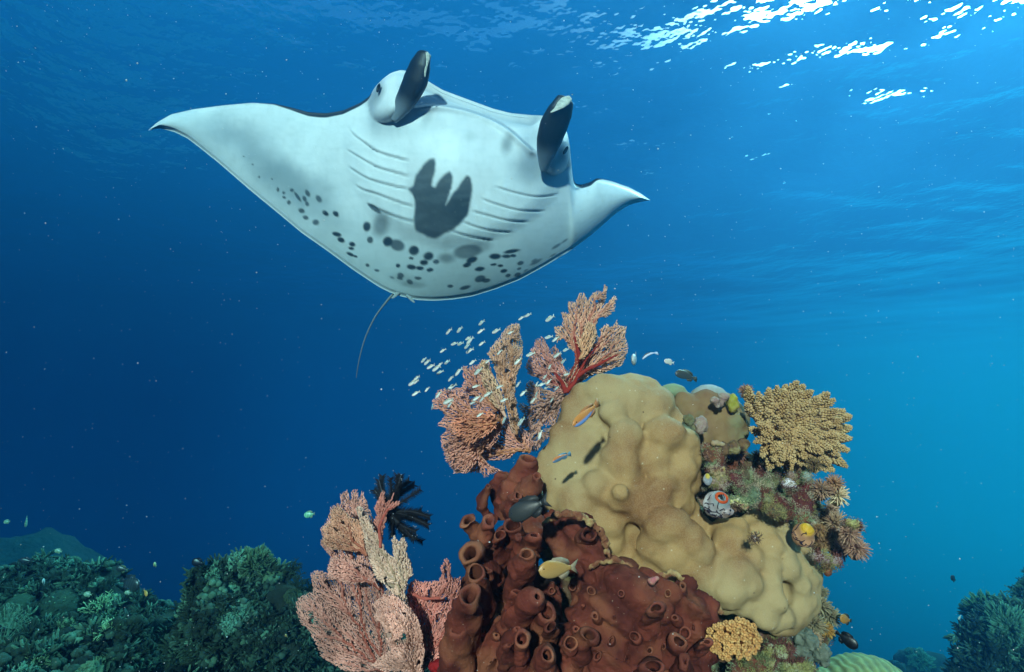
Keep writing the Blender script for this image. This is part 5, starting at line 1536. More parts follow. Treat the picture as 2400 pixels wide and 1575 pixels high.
def tuft_cover(name, lab, cat, region, count, seed, ln, wd, pal, nrm_up=.2):
    g = np.random.default_rng(seed)
    px = (rockV @ np.array([1, 0, 0])) / (rockV @ np.array([0, CP, SP])) * FPX + 1200
    py = 787.5 - (rockV @ np.array([0, -SP, CP])) / (rockV @ np.array([0, CP, SP])) * FPX
    ok = np.where(inpoly(px, py, region) & ((rockN * rockV).sum(1) < 0.05))[0]
    pick = g.choice(ok, count)
    b0 = rockV[pick] + g.normal(0, .004, (count, 3))
    dv = rockN[pick] + g.normal(0, .55, (count, 3)) + np.array([0, -.2, nrm_up]); dv /= np.linalg.norm(dv, axis=1)[:, None]
    clump = .35 + .65 * sstep(-.3, .4, vnoise(b0 * 38, seed + 1))
    L_ = (ln * clump * g.uniform(.5, 1.2, count))[:, None]
    sd = np.cross(dv, g.normal(0, 1, (count, 3))); sd /= np.linalg.norm(sd, axis=1)[:, None]
    s2 = np.cross(dv, sd)
    tipv = b0 + dv * L_
    V = np.stack([b0 + sd * wd, b0 - sd * wd * .5 + s2 * wd * .8, b0 - sd * wd * .5 - s2 * wd * .8, tipv], 1)
    F = (np.arange(count)[:, None, None] * 4 + np.array([[0, 1, 3], [1, 2, 3], [2, 0, 3]])[None]).reshape(-1, 3)
    pi = (np.floor((vnoise(b0 * 21, seed + 2) * .5 + .5) * len(pal)).astype(int)) % len(pal)
    c = np.array(pal)[pi] * g.uniform(.6, 1.35, (count, 1))
    c = np.repeat(c[:, None], 4, 1); c[:, 3] *= 1.35
    o = put(name, V.reshape(-1, 3), F, M_TUFT, cols=c.reshape(-1, 3), smooth=False)
    return tag(o, lab, cat, kind='stuff')


M_TUFT = mat('turf', (1, 1, 1), (.85, .85, .8), rough=.9, scale=40, bump=0, tint=True)
tuft_cover('turf_algae', 'short brown and olive turf covering the rock of the right flank', 'algae', [(1630, 1040), (1760, 1060), (1900, 1080), (1960, 1120), (2030, 1250), (2020, 1320), (1930, 1340), (1640, 1250)], 26000, 3, .011, .0011,
           [(.22, .13, .07), (.28, .24, .10), (.16, .05, .04), (.34, .28, .2), (.2, .25, .13), (.12, .07, .05), (.30, .17, .12)])
tuft_cover('turf_algae', 'short green brown turf on the rubble at the foot of the reef', 'algae', [(1640, 1440), (1800, 1480), (1960, 1380), (2000, 1480), (1980, 1640), (1600, 1640)], 14000, 4, .012, .0012,
           [(.16, .18, .08), (.28, .27, .10), (.14, .05, .04), (.25, .3, .18), (.1, .12, .08)])
M_CREAM = mat('cream_coral', (0.62, 0.38, 0.13), (0.55, 0.25, 0.07), rough=0.8, scale=90, bump=.8, bscale=300, tint=True)
fc = thing('finger_coral', 'cream and orange cluster of stubby finger coral tucked below the boulder coral', 'coral', P(1715, 1545, 1.35))
g = np.random.default_rng(5)
cnt_ = 0
pts_f = []
while cnt_ < 62:
    a, b_ = g.uniform(1655, 1785), g.uniform(1450, 1548)
    if ((a - 1720) / 66) ** 2 + ((b_ - 1499) / 52) ** 2 > 1 or any((a - p_[0]) ** 2 + (b_ - p_[1]) ** 2 < 11 ** 2 for p_ in pts_f): 
        cnt_ += .02; continue
    pts_f.append((a, b_)); cnt_ += 1
    dv = np.array([(a - 1720) / 66, 0, -(b_ - 1499) / 52]) * .6 + np.array([0, -.8, .25]); dv /= np.linalg.norm(dv)
    tip = np.array(P(a, b_, 1.27 + .0005 * abs(a - 1720)))
    A = Acc()
    V_, F_ = sweep(np.array([tip - dv * .05, tip - dv * .02, tip - dv * .004]), [.004, .005, .0045], 8)
    A.add(V_, F_, (.5, .32, .25))
    for j in range(9):
        th_ = j * 2.4
        u, w, n_ = basis(dv)
        off = (u * math.cos(th_) + w * math.sin(th_)) * (.0056 if j else 0)
        A.blob(tip + off - dv * (.003 if j else 0), (g.uniform(.0028, .0040),) * 3, 1, np.array((1.15, 1.15, 1.3)) * g.uniform(.7, 1.2))
    A.put('finger', M_CREAM, parent=fc)
V_, F_, N_ = fused([(np.array(P(1720, 1500, 1.35)), (.05, .04, .04)), (np.array(P(1690, 1520, 1.35)), (.03, .03, .03)), (np.array(P(1750, 1490, 1.36)), (.03, .03, .03))], .005, 4)
put('base', V_ + N_ * (.004 * fbm(V_ * 50, 3, 2))[:, None], F_, M_BRNC, parent=fc)

# ridged green coral dome at the bottom right
V_, F_, N_ = fused([(np.array(P(2030, 1640, 1.75)), (.150, .13, .125)), (np.array(P(1950, 1660, 1.75)), (.12, .1, .11)), (np.array(P(2100, 1680, 1.77)), (.12, .1, .10))], .0045, 8)
wig = np.sin((V_[:, 0] * 260 + V_[:, 2] * 70) + 2.2 * fbm(V_ * 26, 2, 4)) * .5 + .5
V_ = V_ + N_ * (.0032 * wig + .003 * fbm(V_ * 14, 2, 3))[:, None]
wc = .75 + .5 * wig
tag(put('ridged_coral', V_, F_, mat('ridged', (.20, .26, .10), (.15, .17, .07), scale=40, bump=.5, bscale=300, tint=True), cols=np.repeat(wc[:, None], 3, 1)), 'green dome of finely ridged coral at the bottom edge right of the reef', 'coral')

# ------------------------------------------------------------------ sloping bottom behind, far left
nx_, ny_ = 90, 70
X, Y = np.meshgrid(np.linspace(-13, 1.5, nx_), np.linspace(5.5, 16, ny_))
q = np.stack([X.ravel() * .5, Y.ravel() * .5, 0 * X.ravel()], -1)
Zt = -6.15 + 4.3 * sstep(-3.5, -14.0, X) - 3.2 * sstep(15.0, 9.0, Y)
Zt = Zt + (0.38 * fbm(q, 6, 3) + .10 * fbm(q * 6, 3, 5)).reshape(X.shape)
V = np.stack([X, Y, Zt], -1).reshape(-1, 3)
i_ = np.arange((ny_ - 1) * nx_).reshape(ny_ - 1, nx_)[:, :-1].ravel()
tag(put('seabed', V, np.stack([i_, i_ + 1, i_ + nx_ + 1, i_ + nx_], -1), mat('sandy_slope', (.030, .030, .024), (.016, .017, .013), rough=.95, scale=1.4, bump=1, bscale=9, bdist=.05)), 'pale sandy slope rising into the blue at the far left', kind='structure')

# ------------------------------------------------------------------ the darker reef left of the fans
M_FAR = mat('far_rock', (1, 1, 1), (.55, .6, .55), rough=.95, scale=9, bump=1, bscale=22, tint=True, bdist=.02)
M_FARC = mat('far_coral', (1, 1, 1), (.7, .7, .65), rough=.9, scale=14, bump=.5, bscale=60, tint=True, bdist=.01)


def rockmass(name, lab, pts, vox, seed, amp, col=(.020, .024, .016)):
    V_, F_, N_ = fused([(np.array(P(px, py + (22 if d < 8 else 0), d)), tuple(np.array((r, r, r)) / FPX * d)) for px, py, r, d in pts], vox, 3)
    V_ = V_ + N_ * (amp * 1.3 * fbm(V_ * 2.6, 5, seed) + amp * .7 * (.45 - cells(V_ * 5, seed)) + amp * .35 * fbm(V_ * 16, 3, seed + 3))[:, None]
    pn_ = vnoise(V_ * 5, seed + 9); p2 = vnoise(V_ * 9, seed + 10)
    c = np.tile(np.array([col]), (len(V_), 1)) * (1 + .5 * p2)[:, None]
    w = sstep(.15, .5, pn_)[:, None]; c = c * (1 - w) + np.array((.045, .055, .038)) * w
    w = sstep(.45, .7, p2)[:, None]; c = c * (1 - w) + np.array((.09, .10, .07)) * w
    o = put(name, V_, F_, M_FAR, cols=c)
    tag(o, lab, 'rock')
    return V_, N_, o


farL = rockmass('reef_rock', 'broad dark reef rock along the lower left, overgrown with corals',
                [(60, 1420, 95, 5.6), (160, 1430, 105, 5.4), (250, 1470, 90, 5.2), (0, 1480, 120, 5.4), (340, 1490, 70, 5.0), (420, 1500, 80, 4.8), (520, 1530, 100, 4.6), (100, 1580, 130, 4.4), (280, 1600, 130, 4.2), (450, 1620, 110, 4.2), (620, 1560, 110, 4.3), (700, 1540, 80, 4.3), (0, 1680, 160, 3.8), (200, 1720, 150, 3.6), (400, 1730, 150, 3.6), (600, 1700, 140, 3.9), (800, 1640, 120, 4.2), (900, 1650, 110, 4.2)], .05, 5, .11)
farP = rockmass('reef_rock', 'tall dark coral pinnacle between the lower left reef and the sea fans',
                [(590, 1310, 55, 4.2), (640, 1370, 70, 4.2), (540, 1370, 65, 4.15), (680, 1430, 75, 4.2), (570, 1440, 90, 4.1), (640, 1500, 100, 4.1), (740, 1490, 70, 4.25), (500, 1420, 50, 4.15), (710, 1400, 40, 4.25), (760, 1600, 110, 4.2), (470, 1500, 60, 4.2)], .04, 6, .08)
farR = rockmass('reef_rock', 'dark reef outcrop cut off by the right edge of the view',
                [(2350, 1510, 80, 4.6), (2400, 1470, 80, 4.7), (2440, 1560, 120, 4.6), (2310, 1610, 75, 4.5), (2480, 1400, 80, 4.9)], .05, 7, .08)
farB = rockmass('reef_rock', 'faint distant reef patch low in the blue gap on the right', [(2150, 1560, 32, 8.6), (2110, 1580, 26, 8.4), (2190, 1590, 36, 8.8)], .07, 8, .1)


def on_rock(rk, px, py, dflt):
    Vr, Nr, _ = rk
    v = np.array(P(px, py, 1.0)); v /= np.linalg.norm(v)
    t = Vr @ v
    dd = np.linalg.norm(Vr - t[:, None] * v[None], axis=1)
    k = np.where(dd < .09)[0]
    if len(k) == 0: return np.array(P(px, py, dflt)), np.array([0, -.5, .8])
    k = k[np.argmin(t[k])]
    return Vr[k].copy(), Nr[k].copy()


def colony_mesh(kind, seed):
    """unit sized colony standing on z = 0"""
    g = np.random.default_rng(seed)
    A = Acc()
    if kind == 'staghorn':
        def grow(p, d, r, l, lev):
            n_ = 4
            pts_ = [p]
            dd = d
            for k in range(n_):
                dd = dd + g.normal(0, .14, 3) + np.array([0, 0, .06]); dd /= np.linalg.norm(dd)
                pts_.append(pts_[-1] + dd * l / n_)
            V_, F_ = sweep(np.array(pts_), np.linspace(r, r * .7, n_ + 1), 5)
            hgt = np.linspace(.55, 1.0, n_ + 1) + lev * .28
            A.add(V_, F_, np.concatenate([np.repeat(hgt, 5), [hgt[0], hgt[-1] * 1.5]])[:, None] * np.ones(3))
            if lev < 3:
                for k in range(g.integers(2, 4)):
                    s_ = g.integers(2, n_ + 1)
                    nd = dd + g.normal(0, .62, 3); nd /= np.linalg.norm(nd)
                    grow(pts_[s_], nd, r * .72, l * g.uniform(.6, .85), lev + 1)
        for k in range(11):
            a = g.uniform(0, 6.28); el = g.uniform(.15, 1.2)
            grow(np.array([0, 0, .02]), np.array([math.cos(a) * math.sin(el), math.sin(a) * math.sin(el), math.cos(el)]), .040, .40, 0)
    elif kind == 'bushy':
        for k in range(420):
            a = k * 2.39996; z_ = 1 - (k + .5) / 420 * 1.05
            rr_ = math.sqrt(max(0, 1 - z_ * z_))
            d = np.array([rr_ * math.cos(a), rr_ * math.sin(a), z_]); d = d + g.normal(0, .12, 3); d /= np.linalg.norm(d)
            lmp = .72 + .22 * math.sin(d[0] * 7 + seed) * math.cos(d[1] * 6 + d[2] * 4)
            V_, F_ = sweep(np.array([d * .3, d * lmp * .8, d * lmp + np.array([0, 0, .05])]) * np.array([1, 1, .8]), [.03, .035, .012], 4)
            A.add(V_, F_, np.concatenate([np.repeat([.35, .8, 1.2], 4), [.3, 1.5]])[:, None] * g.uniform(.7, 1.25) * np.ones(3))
            for j in range(3):
                e_ = g.normal(0, 1, 3); e_ /= np.linalg.norm(e_)
                p0 = d * lmp * g.uniform(.75, .95) * np.array([1, 1, .8])
                p1 = p0 + (e_ * .09 + d * .05)
                s_ = np.cross(e_, d); s_ /= np.linalg.norm(s_) + 1e-9
                A.add(np.array([p0 - s_ * .016, p0 + s_ * .016, p1, p0 + d * .02]), np.array([[0, 1, 2], [1, 3, 2], [3, 0, 2]]), 1.2)
    elif kind == 'table':
        for lay in range(3):
            n_ = 60
            th = np.linspace(0, 2 * math.pi, n_, endpoint=False)
            rr_ = (1 - .22 * lay) * (1 + .10 * np.sin(3 * th + seed + lay) + .05 * np.sin(11 * th + seed))
            cx_, cy_ = g.uniform(-.25, .25, 2)
            zt = .25 + .2 * lay
            rings = []
            for f_, dz in ((0.05, -.14), (.5, -.05), (.97, .0), (1.0, .025), (.95, .05), (.5, .0), (.04, -.05)):
                rings.append(np.stack([cx_ + rr_ * f_ * np.cos(th), cy_ + rr_ * f_ * np.sin(th), zt + dz + .03 * np.sin(5 * th + lay) * f_], -1))
            V_ = np.concatenate(rings)
            i2 = np.arange(6)[:, None] * n_; j = np.arange(n_)[None]; j2 = (j + 1) % n_
            F_ = np.stack([i2 + j, i2 + j2, i2 + n_ + j2, i2 + n_ + j], -1).reshape(-1, 4)
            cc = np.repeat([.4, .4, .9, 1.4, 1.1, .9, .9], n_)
            A.add(V_, F_, cc[:, None] * np.ones(3))
            for k in range(90):
                a = g.uniform(0, 6.28); r_ = g.uniform(.1, .92) * np.interp(a, th, rr_)
                b0 = np.array([cx_ + r_ * math.cos(a), cy_ + r_ * math.sin(a), zt + .0])
                A.blob(b0, (.028, .028, .055), 1, g.uniform(.8, 1.5))
        V_, F_ = sweep(np.array([[0, 0, -.2], [0, 0, .2], [0, 0, .5]]), [.3, .14, .2], 10)
        A.add(V_, F_, .5)
    elif kind == 'knobs':
        for k in range(150):
            a = k * 2.39996; z_ = 1 - (k + .5) / 150 * 1.0
            rr_ = math.sqrt(max(0, 1 - z_ * z_))
            d = np.array([rr_ * math.cos(a), rr_ * math.sin(a), z_ * .7])
            r_ = g.uniform(.07, .13)
            A.blob(d * g.uniform(.72, .86), (r_, r_, r_ * 1.25), 1, g.uniform(.6, 1.25))
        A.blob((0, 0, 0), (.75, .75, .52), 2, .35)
    elif kind == 'mound':
        V_, F_ = ico(4)
        Q = V_ * np.array([1, 1, .75]); Q = Q + V_ * (.10 * (.5 - cells(Q * 3, seed)) + .05 * fbm(Q * 6, 3, seed) + .05 * (.45 - cells(Q * 9, seed + 1)))[:, None]
        A.add(Q, F_, (1 + .35 * vnoise(Q * 4, seed))[:, None] * np.ones(3))
    elif kind == 'fanlet':
        for k in range(26):
            a = -1.15 + 2.3 * k / 25
            pts_ = [np.array([0, 0, 0.0])]
            for s_ in range(5):
                pts_.append(pts_[-1] + np.array([math.sin(a + .2 * math.sin(s_ + k)), g.normal(0, .12), math.cos(a)]) * .2)
            V_, F_ = sweep(np.array(pts_), np.linspace(.03, .012, 6), 4)
            A.add(V_, F_, g.uniform(.6, 1.2))
            for s_ in range(1, 6):
                for sg in (-1, 1):
                    p0 = pts_[s_]; p1 = p0 + np.array([sg * .09 * math.cos(a), g.normal(0, .04), .08])
                    V_, F_ = sweep(np.array([p0, p1]), [.014, .008], 3)
                    A.add(V_, F_, 1.1)
    V_, F_, c_ = A.out()
    return V_, F_, c_


COL = {}
for kd in ('staghorn', 'bushy', 'table', 'knobs', 'mound', 'fanlet'):
    for v in range(2 if kd != 'staghorn' else 3):
        V_, F_, c_ = colony_mesh(kd, 40 + v * 7)
        COL[(kd, v)] = (V_, F_, c_)
NAMES = {'staghorn': ('staghorn_coral', 'branching coral'), 'bushy': ('bushy_coral', 'bushy soft coral'), 'table': ('plate_coral', 'layered plate coral'), 'knobs': ('knobbly_coral', 'knobbly coral'), 'mound': ('dome_coral', 'dome coral'), 'fanlet': ('small_sea_fan', 'small fan coral')}
cache = {}
GN = (.12, .19, .10); GB = (.24, .36, .19); DKG = (.022, .034, .020); TL = (.15, .29, .20); YG = (.26, .30, .08)
g = np.random.default_rng(2024)


def colony(kd, v, px, py, rpx, rk, col, lab, dflt=4.2, lean=None, sq=1.0, sink=.15):
    c, nr = on_rock(rk, px, py, dflt)
    d_ = float(c @ np.array([0, CP, SP]))
    s_ = rpx * 1.2 / FPX * d_
    key_ = (kd, v, col)
    if key_ not in cache:
        V_, F_, c_ = COL[(kd, v)]
        me_ = mesh_np(NAMES[kd][0], V_, F_, True, c_ * np.array(col))
        me_.materials.append(M_FARC)
        cache[key_] = me_
    o = bpy.data.objects.new(NAMES[kd][0], cache[key_])
    C.objects.link(o)
    up = Vector(nr) * .5 + Vector((0, -.35, .75))
    if lean is not None: up = Vector(lean)
    up.normalize()
    o.location = Vector(c) - up * s_ * sink
    qx = up.to_track_quat('Z', 'Y')
    o.rotation_euler = (qx @ Euler((0, 0, g.uniform(0, 6.28))).to_quaternion()).to_euler() if kd != 'fanlet' else Euler((0, g.uniform(-.5, .5), g.uniform(-.5, .5)))
    o.scale = (s_, s_, s_ * sq)
    tag(o, lab, 'coral')
    return o


for kd, v, px, py, r_, rk, col, lab in [
    ('bushy', 0, 605, 1290, 52, farP, GN, 'large fuzzy round coral crowning the dark pinnacle'),
    ('knobs', 0, 555, 1295, 32, farP, (.17, .33, .22), 'speckled knobbly coral at the left of the pinnacle top'),
    ('bushy', 1, 500, 1318, 30, farP, (.20, .40, .26), 'pale green ragged coral on the left shoulder of the pinnacle'),
    ('mound', 0, 545, 1355, 23, farP, (.16, .34, .22), 'brightest pale teal mound in the middle of the pinnacle'),
    ('mound', 1, 572, 1385, 17, farP, (.17, .30, .20), 'smaller pale teal mound just under the brightest one'),
    ('mound', 0, 530, 1395, 16, farP, TL, 'little round green coral left of the two pale mounds'),
    ('knobs', 1, 500, 1345, 18, farP, GN, 'dark knobbly coral under the ragged shoulder coral'),
    ('staghorn', 0, 680, 1318, 42, farP, DKG, 'dark spiky coral whose arms reach right off the pinnacle'),
    ('staghorn', 1, 700, 1350, 36, farP, DKG, 'second dark spiky coral below the arms on the pinnacle right'),
    ('knobs', 0, 660, 1385, 20, farP, (.07, .10, .05), 'yellowish speckled coral on the right side of the pinnacle'),
    ('bushy', 1, 480, 1430, 26, farP, GN, 'green tufted coral low on the left of the pinnacle'),
    ('knobs', 1, 520, 1455, 28, farP, TL, 'light speckled coral in the lower middle of the pinnacle'),
    ('staghorn', 2, 545, 1435, 28, farP, TL, 'light branching coral across the lower middle of the pinnacle'),
    ('bushy', 0, 600, 1440, 26, farP, DKG, 'dim fuzzy coral right of the light branching coral'),
    ('knobs', 0, 640, 1460, 24, farP, DKG, 'dim knobbly coral on the shaded pinnacle flank'),
    ('fanlet', 0, 755, 1370, 28, farP, DKG, 'dark little fan touching the pink sea fan'),
    ('bushy', 1, 735, 1430, 30, farP, DKG, 'dark bushy coral behind the edge of the pink sea fan'),
    ('mound', 1, 620, 1340, 22, farP, GN, 'green mound under the crown of the pinnacle'),
    ('mound', 0, 60, 1412, 30, farL, (.035, .065, .035), 'wide dark green dome coral on the far left hump'),
    ('mound', 1, 150, 1400, 34, farL, (.032, .055, .032), 'broadest dark hump shaped coral on the far left'),
    ('table', 0, 55, 1372, 20, farL, GN, 'small pale plate coral on the face of the left hump'),
    ('knobs', 0, 110, 1404, 12, farL, YG, 'small yellow green knob coral on the left hump'),
    ('staghorn', 0, 205, 1362, 38, farL, DKG, 'dark finger like branching coral right of the broad hump'),
    ('staghorn', 1, 245, 1370, 32, farL, DKG, 'dark branching coral nearest the striped dark fish'),
    ('staghorn', 2, 180, 1385, 30, farL, DKG, 'low dark branching coral at the foot of the hump'),
    ('bushy', 0, 265, 1385, 18, farL, TL, 'small pale bushy coral beneath the dark branching corals'),
    ('staghorn', 0, 215, 1425, 46, farL, GB, 'pale tipped branching coral in the centre of the left reef'),
    ('staghorn', 1, 170, 1415, 34, farL, GN, 'pale tipped branching coral left of the central one'),
    ('staghorn', 2, 265, 1435, 38, farL, GN, 'pale tipped branching coral right of the central one'),
    ('staghorn', 0, 240, 1470, 44, farL, GB, 'yellow green branching coral below the central one'),
    ('staghorn', 1, 150, 1465, 40, farL, GN, 'dim branching coral below the left hump'),
    ('staghorn', 2, 320, 1455, 36, farL, DKG, 'dim branching coral towards the notch in the reef'),
    ('knobs', 1, 120, 1440, 24, farL, DKG, 'dim knobbly coral under the left hump'),
    ('fanlet', 0, 30, 1445, 44, farL, TL, 'pale fan coral spreading at the left edge'),
    ('fanlet', 1, 15, 1480, 40, farL, TL, 'second pale fan coral at the left edge, lower'),
    ('fanlet', 0, 60, 1500, 34, farL, GN, 'third fan coral right of the two at the left edge'),
    ('bushy', 1, 90, 1530, 34, farL, GB, 'light green bushy coral low in the left corner'),
    ('staghorn', 2, 40, 1560, 40, farL, TL, 'light branching coral in the bottom left corner'),
    ('table', 1, 100, 1500, 24, farL, TL, 'pale plate coral above the bottom left corner'),
    ('bushy', 0, 140, 1545, 30, farL, TL, 'bright teal bushy coral on the bottom edge left of centre reef'),
    ('table', 0, 200, 1545, 34, farL, GN, 'wide green plate coral near the bottom edge'),
    ('staghorn', 1, 235, 1530, 32, farL, GN, 'green branching coral near the bottom edge beside the plate coral'),
    ('knobs', 0, 170, 1575, 30, farL, YG, 'yellowish knobbly coral cut by the bottom edge'),
    ('mound', 0, 115, 1475, 18, farL, TL, 'small round pale coral in the left reef'),
    ('knobs', 1, 290, 1500, 26, farL, DKG, 'dark knobbly coral in the middle distance of the left reef'),
    ('bushy', 1, 340, 1500, 30, farL, DKG, 'dark bushy coral below the notch'),
    ('table', 1, 370, 1545, 32, farL, (.05, .075, .045), 'dark plate coral under the notch'),
    ('knobs', 0, 355, 1575, 30, farL, GN, 'green knobbly coral at the bottom edge under the notch'),
    ('bushy', 0, 440, 1570, 34, farL, GN, 'green bushy coral at the bottom edge left of the pinnacle foot'),
    ('mound', 1, 400, 1440, 30, farL, DKG, 'dark low dome coral at the notch in front of the slope'),
    ('knobs', 1, 440, 1465, 28, farL, DKG, 'dark knobbly coral at the left foot of the pinnacle'),
    ('staghorn', 0, 490, 1560, 34, farL, DKG, 'dark branching coral at the pinnacle foot'),
    ('mound', 0, 560, 1530, 34, farL, TL, 'pale dome coral at the foot of the pinnacle'),
    ('bushy', 1, 595, 1560, 34, farL, TL, 'pale bushy coral at the bottom edge below the pinnacle'),
    ('table', 0, 540, 1575, 26, farL, GN, 'green plate coral at the bottom edge below the pinnacle'),
    ('knobs', 0, 650, 1560, 30, farL, GN, 'green knobbly coral on the bottom edge right of the pinnacle foot'),
    ('bushy', 0, 700, 1575, 30, farL, DKG, 'dark bushy coral beside the foot of the pink sea fan'),
    ('bushy', 0, 2300, 1400, 55, farR, (.10, .19, .10), 'big green bushy soft coral on top of the right hand outcrop'),
    ('bushy', 1, 2345, 1435, 60, farR, (.12, .23, .14), 'brighter green bushy soft coral in front on the right hand outcrop'),
    ('bushy', 0, 2395, 1455, 50, farR, (.11, .21, .13), 'green bushy soft coral cut by the right edge'),
    ('bushy', 1, 2265, 1420, 30, farR, (.08, .15, .09), 'small bushy soft coral on the left lip of the right hand outcrop'),
    ('staghorn', 0, 2385, 1375, 46, farR, (.05, .09, .05), 'dark branching coral behind, at the right edge'),
    ('staghorn', 1, 2398, 1345, 36, farR, (.05, .09, .05), 'tallest dark branching coral at the right edge'),
    ('bushy', 1, 2360, 1490, 40, farR, (.07, .13, .08), 'dim bushy soft coral lower on the right hand outcrop'),
    ('bushy', 0, 2300, 1455, 36, farR, (.07, .13, .08), 'dim bushy soft coral on the face of the right hand outcrop'),
    ('knobs', 0, 2225, 1570, 28, farR, DKG, 'dark knobbly coral at the foot of the right hand outcrop'),
    ('bushy', 1, 2150, 1530, 32, farB, (.12, .2, .12), 'faint distant bushy coral low in the blue gap'),
]:
    colony(kd, v, px, py, r_, rk, col, lab, dflt={id(farP): 4.1, id(farL): 4.6, id(farR): 4.5, id(farB): 8.4}[id(rk)])


# dense small growth nobody could count, covering those rocks
def growth(rk, lab, count, seed, size, pal, region=None):
    Vr, Nr, _ = rk
    g = np.random.default_rng(seed)
    front = np.where((Nr * Vr).sum(1) < 0.1)[0]
    if region is not None:
        dz_ = Vr[front] @ np.array([0, CP, SP])
        px = Vr[front][:, 0] / dz_ * FPX + 1200; py = 787.5 - (Vr[front] @ np.array([0, -SP, CP])) / dz_ * FPX
        front = front[(px > region[0]) & (px < region[2]) & (py > region[1]) & (py < region[3])]
    dens = vnoise(Vr[front] * 3.1, seed) + .35
    front = front[dens > -.25]
    pick = g.choice(front, count)
    protos = []
    for k in range(6):
        A = Acc()
        for j in range(8):
            d = g.normal(0, 1, 3); d[2] = abs(d[2]) + .4; d /= np.linalg.norm(d)
            if k % 3 == 2:
                A.blob(d * .6, (.33, .33, .3), 1, g.uniform(.6, 1.3))
            else:
                e_ = d + g.normal(0, .25, 3)
                V_, F_ = sweep(np.array([d * 0, d * .6, d * .6 + e_ * .5]), [.16, .13, .06], 4)
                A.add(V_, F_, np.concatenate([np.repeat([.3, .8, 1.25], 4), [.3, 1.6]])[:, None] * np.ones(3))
                V_, F_ = sweep(np.array([d * .5, d * .5 + g.normal(0, .4, 3)]), [.11, .05], 4)
                A.add(V_, F_, 1.0)
        protos.append(A.out())
    big_ = Acc()
    for i in pick:
        V_, F_, c_ = protos[g.integers(0, 6)]
        u, w, n_ = basis(Nr[i] + np.array([0, -.2, .5]))
        a = g.uniform(0, 6.28)
        u2 = u * math.cos(a) + w * math.sin(a); w2 = np.cross(n_, u2)
        s_ = size * g.uniform(.5, 1.4)
        Q = (V_ * s_) @ np.array([u2, w2, n_]) + Vr[i]
        col = np.array(pal[g.integers(0, len(pal))]) * g.uniform(.5, 1.3)
        big_.add(Q, F_, c_ * col)
    o = big_.put('coral_growth', M_FARC)
    return tag(o, lab, 'coral', kind='stuff')


PALF = [(.012, .022, .014), (.02, .035, .02), (.03, .055, .035), (.09, .16, .10), (.015, .025, .012), (.05, .085, .06)]
growth(farL, 'small mixed coral growth covering the lower left reef', 2600, 1, .085, PALF)
growth(farP, 'small mixed coral growth covering the dark pinnacle', 1500, 2, .065, PALF)
growth(farR, 'small mixed coral growth covering the right hand outcrop', 800, 3, .075, PALF)

# ------------------------------------------------------------------ fish
M_FISH = mat('fish_scale', (1, 1, 1), (.92, .92, .92), rough=.35, scale=60, bump=.15, bscale=500, tint=True, spec=.6)
M_FIN = mat('fish_fin', (1, 1, 1), (.9, .9, .9), rough=.5, scale=60, bump=0, tint=True)
M_FEYE = mat('fish_eye', (.006, .006, .008), (.01, .01, .01), rough=.15, scale=10, bump=0, spec=.6)
M_FEYEW = mat('fish_eye_ring', (.7, .68, .6), (.6, .6, .5), rough=.3, scale=10, bump=0)


def fish_body(hgt, wid, seed=0, n=22, sides=16, blunt=.5):
    """unit long body, nose at x = +.5, tail root at x = -.36; y is the fish's side, z its back"""
    s = np.linspace(0, 1, n)
    x_ = .5 - s * .86
    pr = (np.sin(np.pi * np.clip(s, 0, 1) ** (.62 + .12 * blunt)) ** .75) * (1 - .0 * s)
    pr = np.maximum(pr, .10 * sstep(0, .08, s) * (s > .5)) + .0
    pr = np.where(s > .85, np.maximum(pr, .26), pr); pr[0] = .02
    th = np.linspace(0, 2 * math.pi, sides, endpoint=False)
    V = np.stack([np.repeat(x_[:, None], sides, 1), pr[:, None] * wid / 2 * np.cos(th)[None], pr[:, None] * hgt / 2 * np.sin(th)[None]], -1).reshape(-1, 3)
    i = np.arange(n - 1)[:, None] * sides; j = np.arange(sides)[None]; j2 = (j + 1) % sides
    F = np.stack([i + j, i + j2, i + sides + j2, i + sides + j], -1).reshape(-1, 4)
    F = np.concatenate([F[:, [0, 1, 2]], F[:, [0, 2, 3]]])
    V = np.concatenate([V, [[.505, 0, 0], [-.36, 0, 0]]])
    c0, c1 = len(V) - 2, len(V) - 1
    k = np.arange(sides); k2 = (k + 1) % sides
    F = np.concatenate([F, np.stack([np.full(sides, c0), k2, k], -1), np.stack([np.full(sides, c1), (n - 1) * sides + k, (n - 1) * sides + k2], -1)])
    return V, F


def slab(poly, t=.006):
    """thin solid fin from an outline in the x z plane, fanned from its first point"""
    p = np.array(poly, float); n = len(p)
    tt = np.full(n, t); 
    V = np.concatenate([np.stack([p[:, 0], tt, p[:, 1]], -1), np.stack([p[:, 0], -tt, p[:, 1]], -1)])
    F = [[0, i, i + 1] for i in range(1, n - 1)] + [[n, n + i + 1, n + i] for i in range(1, n - 1)]
    for i in range(n):
        j = (i + 1) % n
        F += [[i, n + i, n + j], [i, n + j, j]]
    return V, np.array(F)


TAILS = {'fork': [(-.34, 0), (-.36, .05), (-.56, .17), (-.47, 0.0), (-.56, -.17), (-.36, -.05)],
         'fan': [(-.33, 0), (-.35, .06), (-.5, .11), (-.52, 0.0), (-.5, -.11), (-.35, -.06)]}


def rot_fish(head_px, tail_px, d_head, d_tail):
    """matrix so that the fish's nose lies at head, its tail end at tail"""
    a, b_ = Vector(P(*head_px, d_head)), Vector(P(*tail_px, d_tail))
    L_ = (a - b_).length
    x_ = (a - b_).normalized()
    z_ = Vector((0, 0, 1)) - x_ * x_.z
    if z_.length < .2: z_ = Vector((0, 1, 0)) - x_ * x_.y
    z_.normalize()
    y_ = z_.cross(x_)
    M = Matrix((x_, y_, z_)).transposed()
    return (a + b_) / 2, M, L_ / 1.05


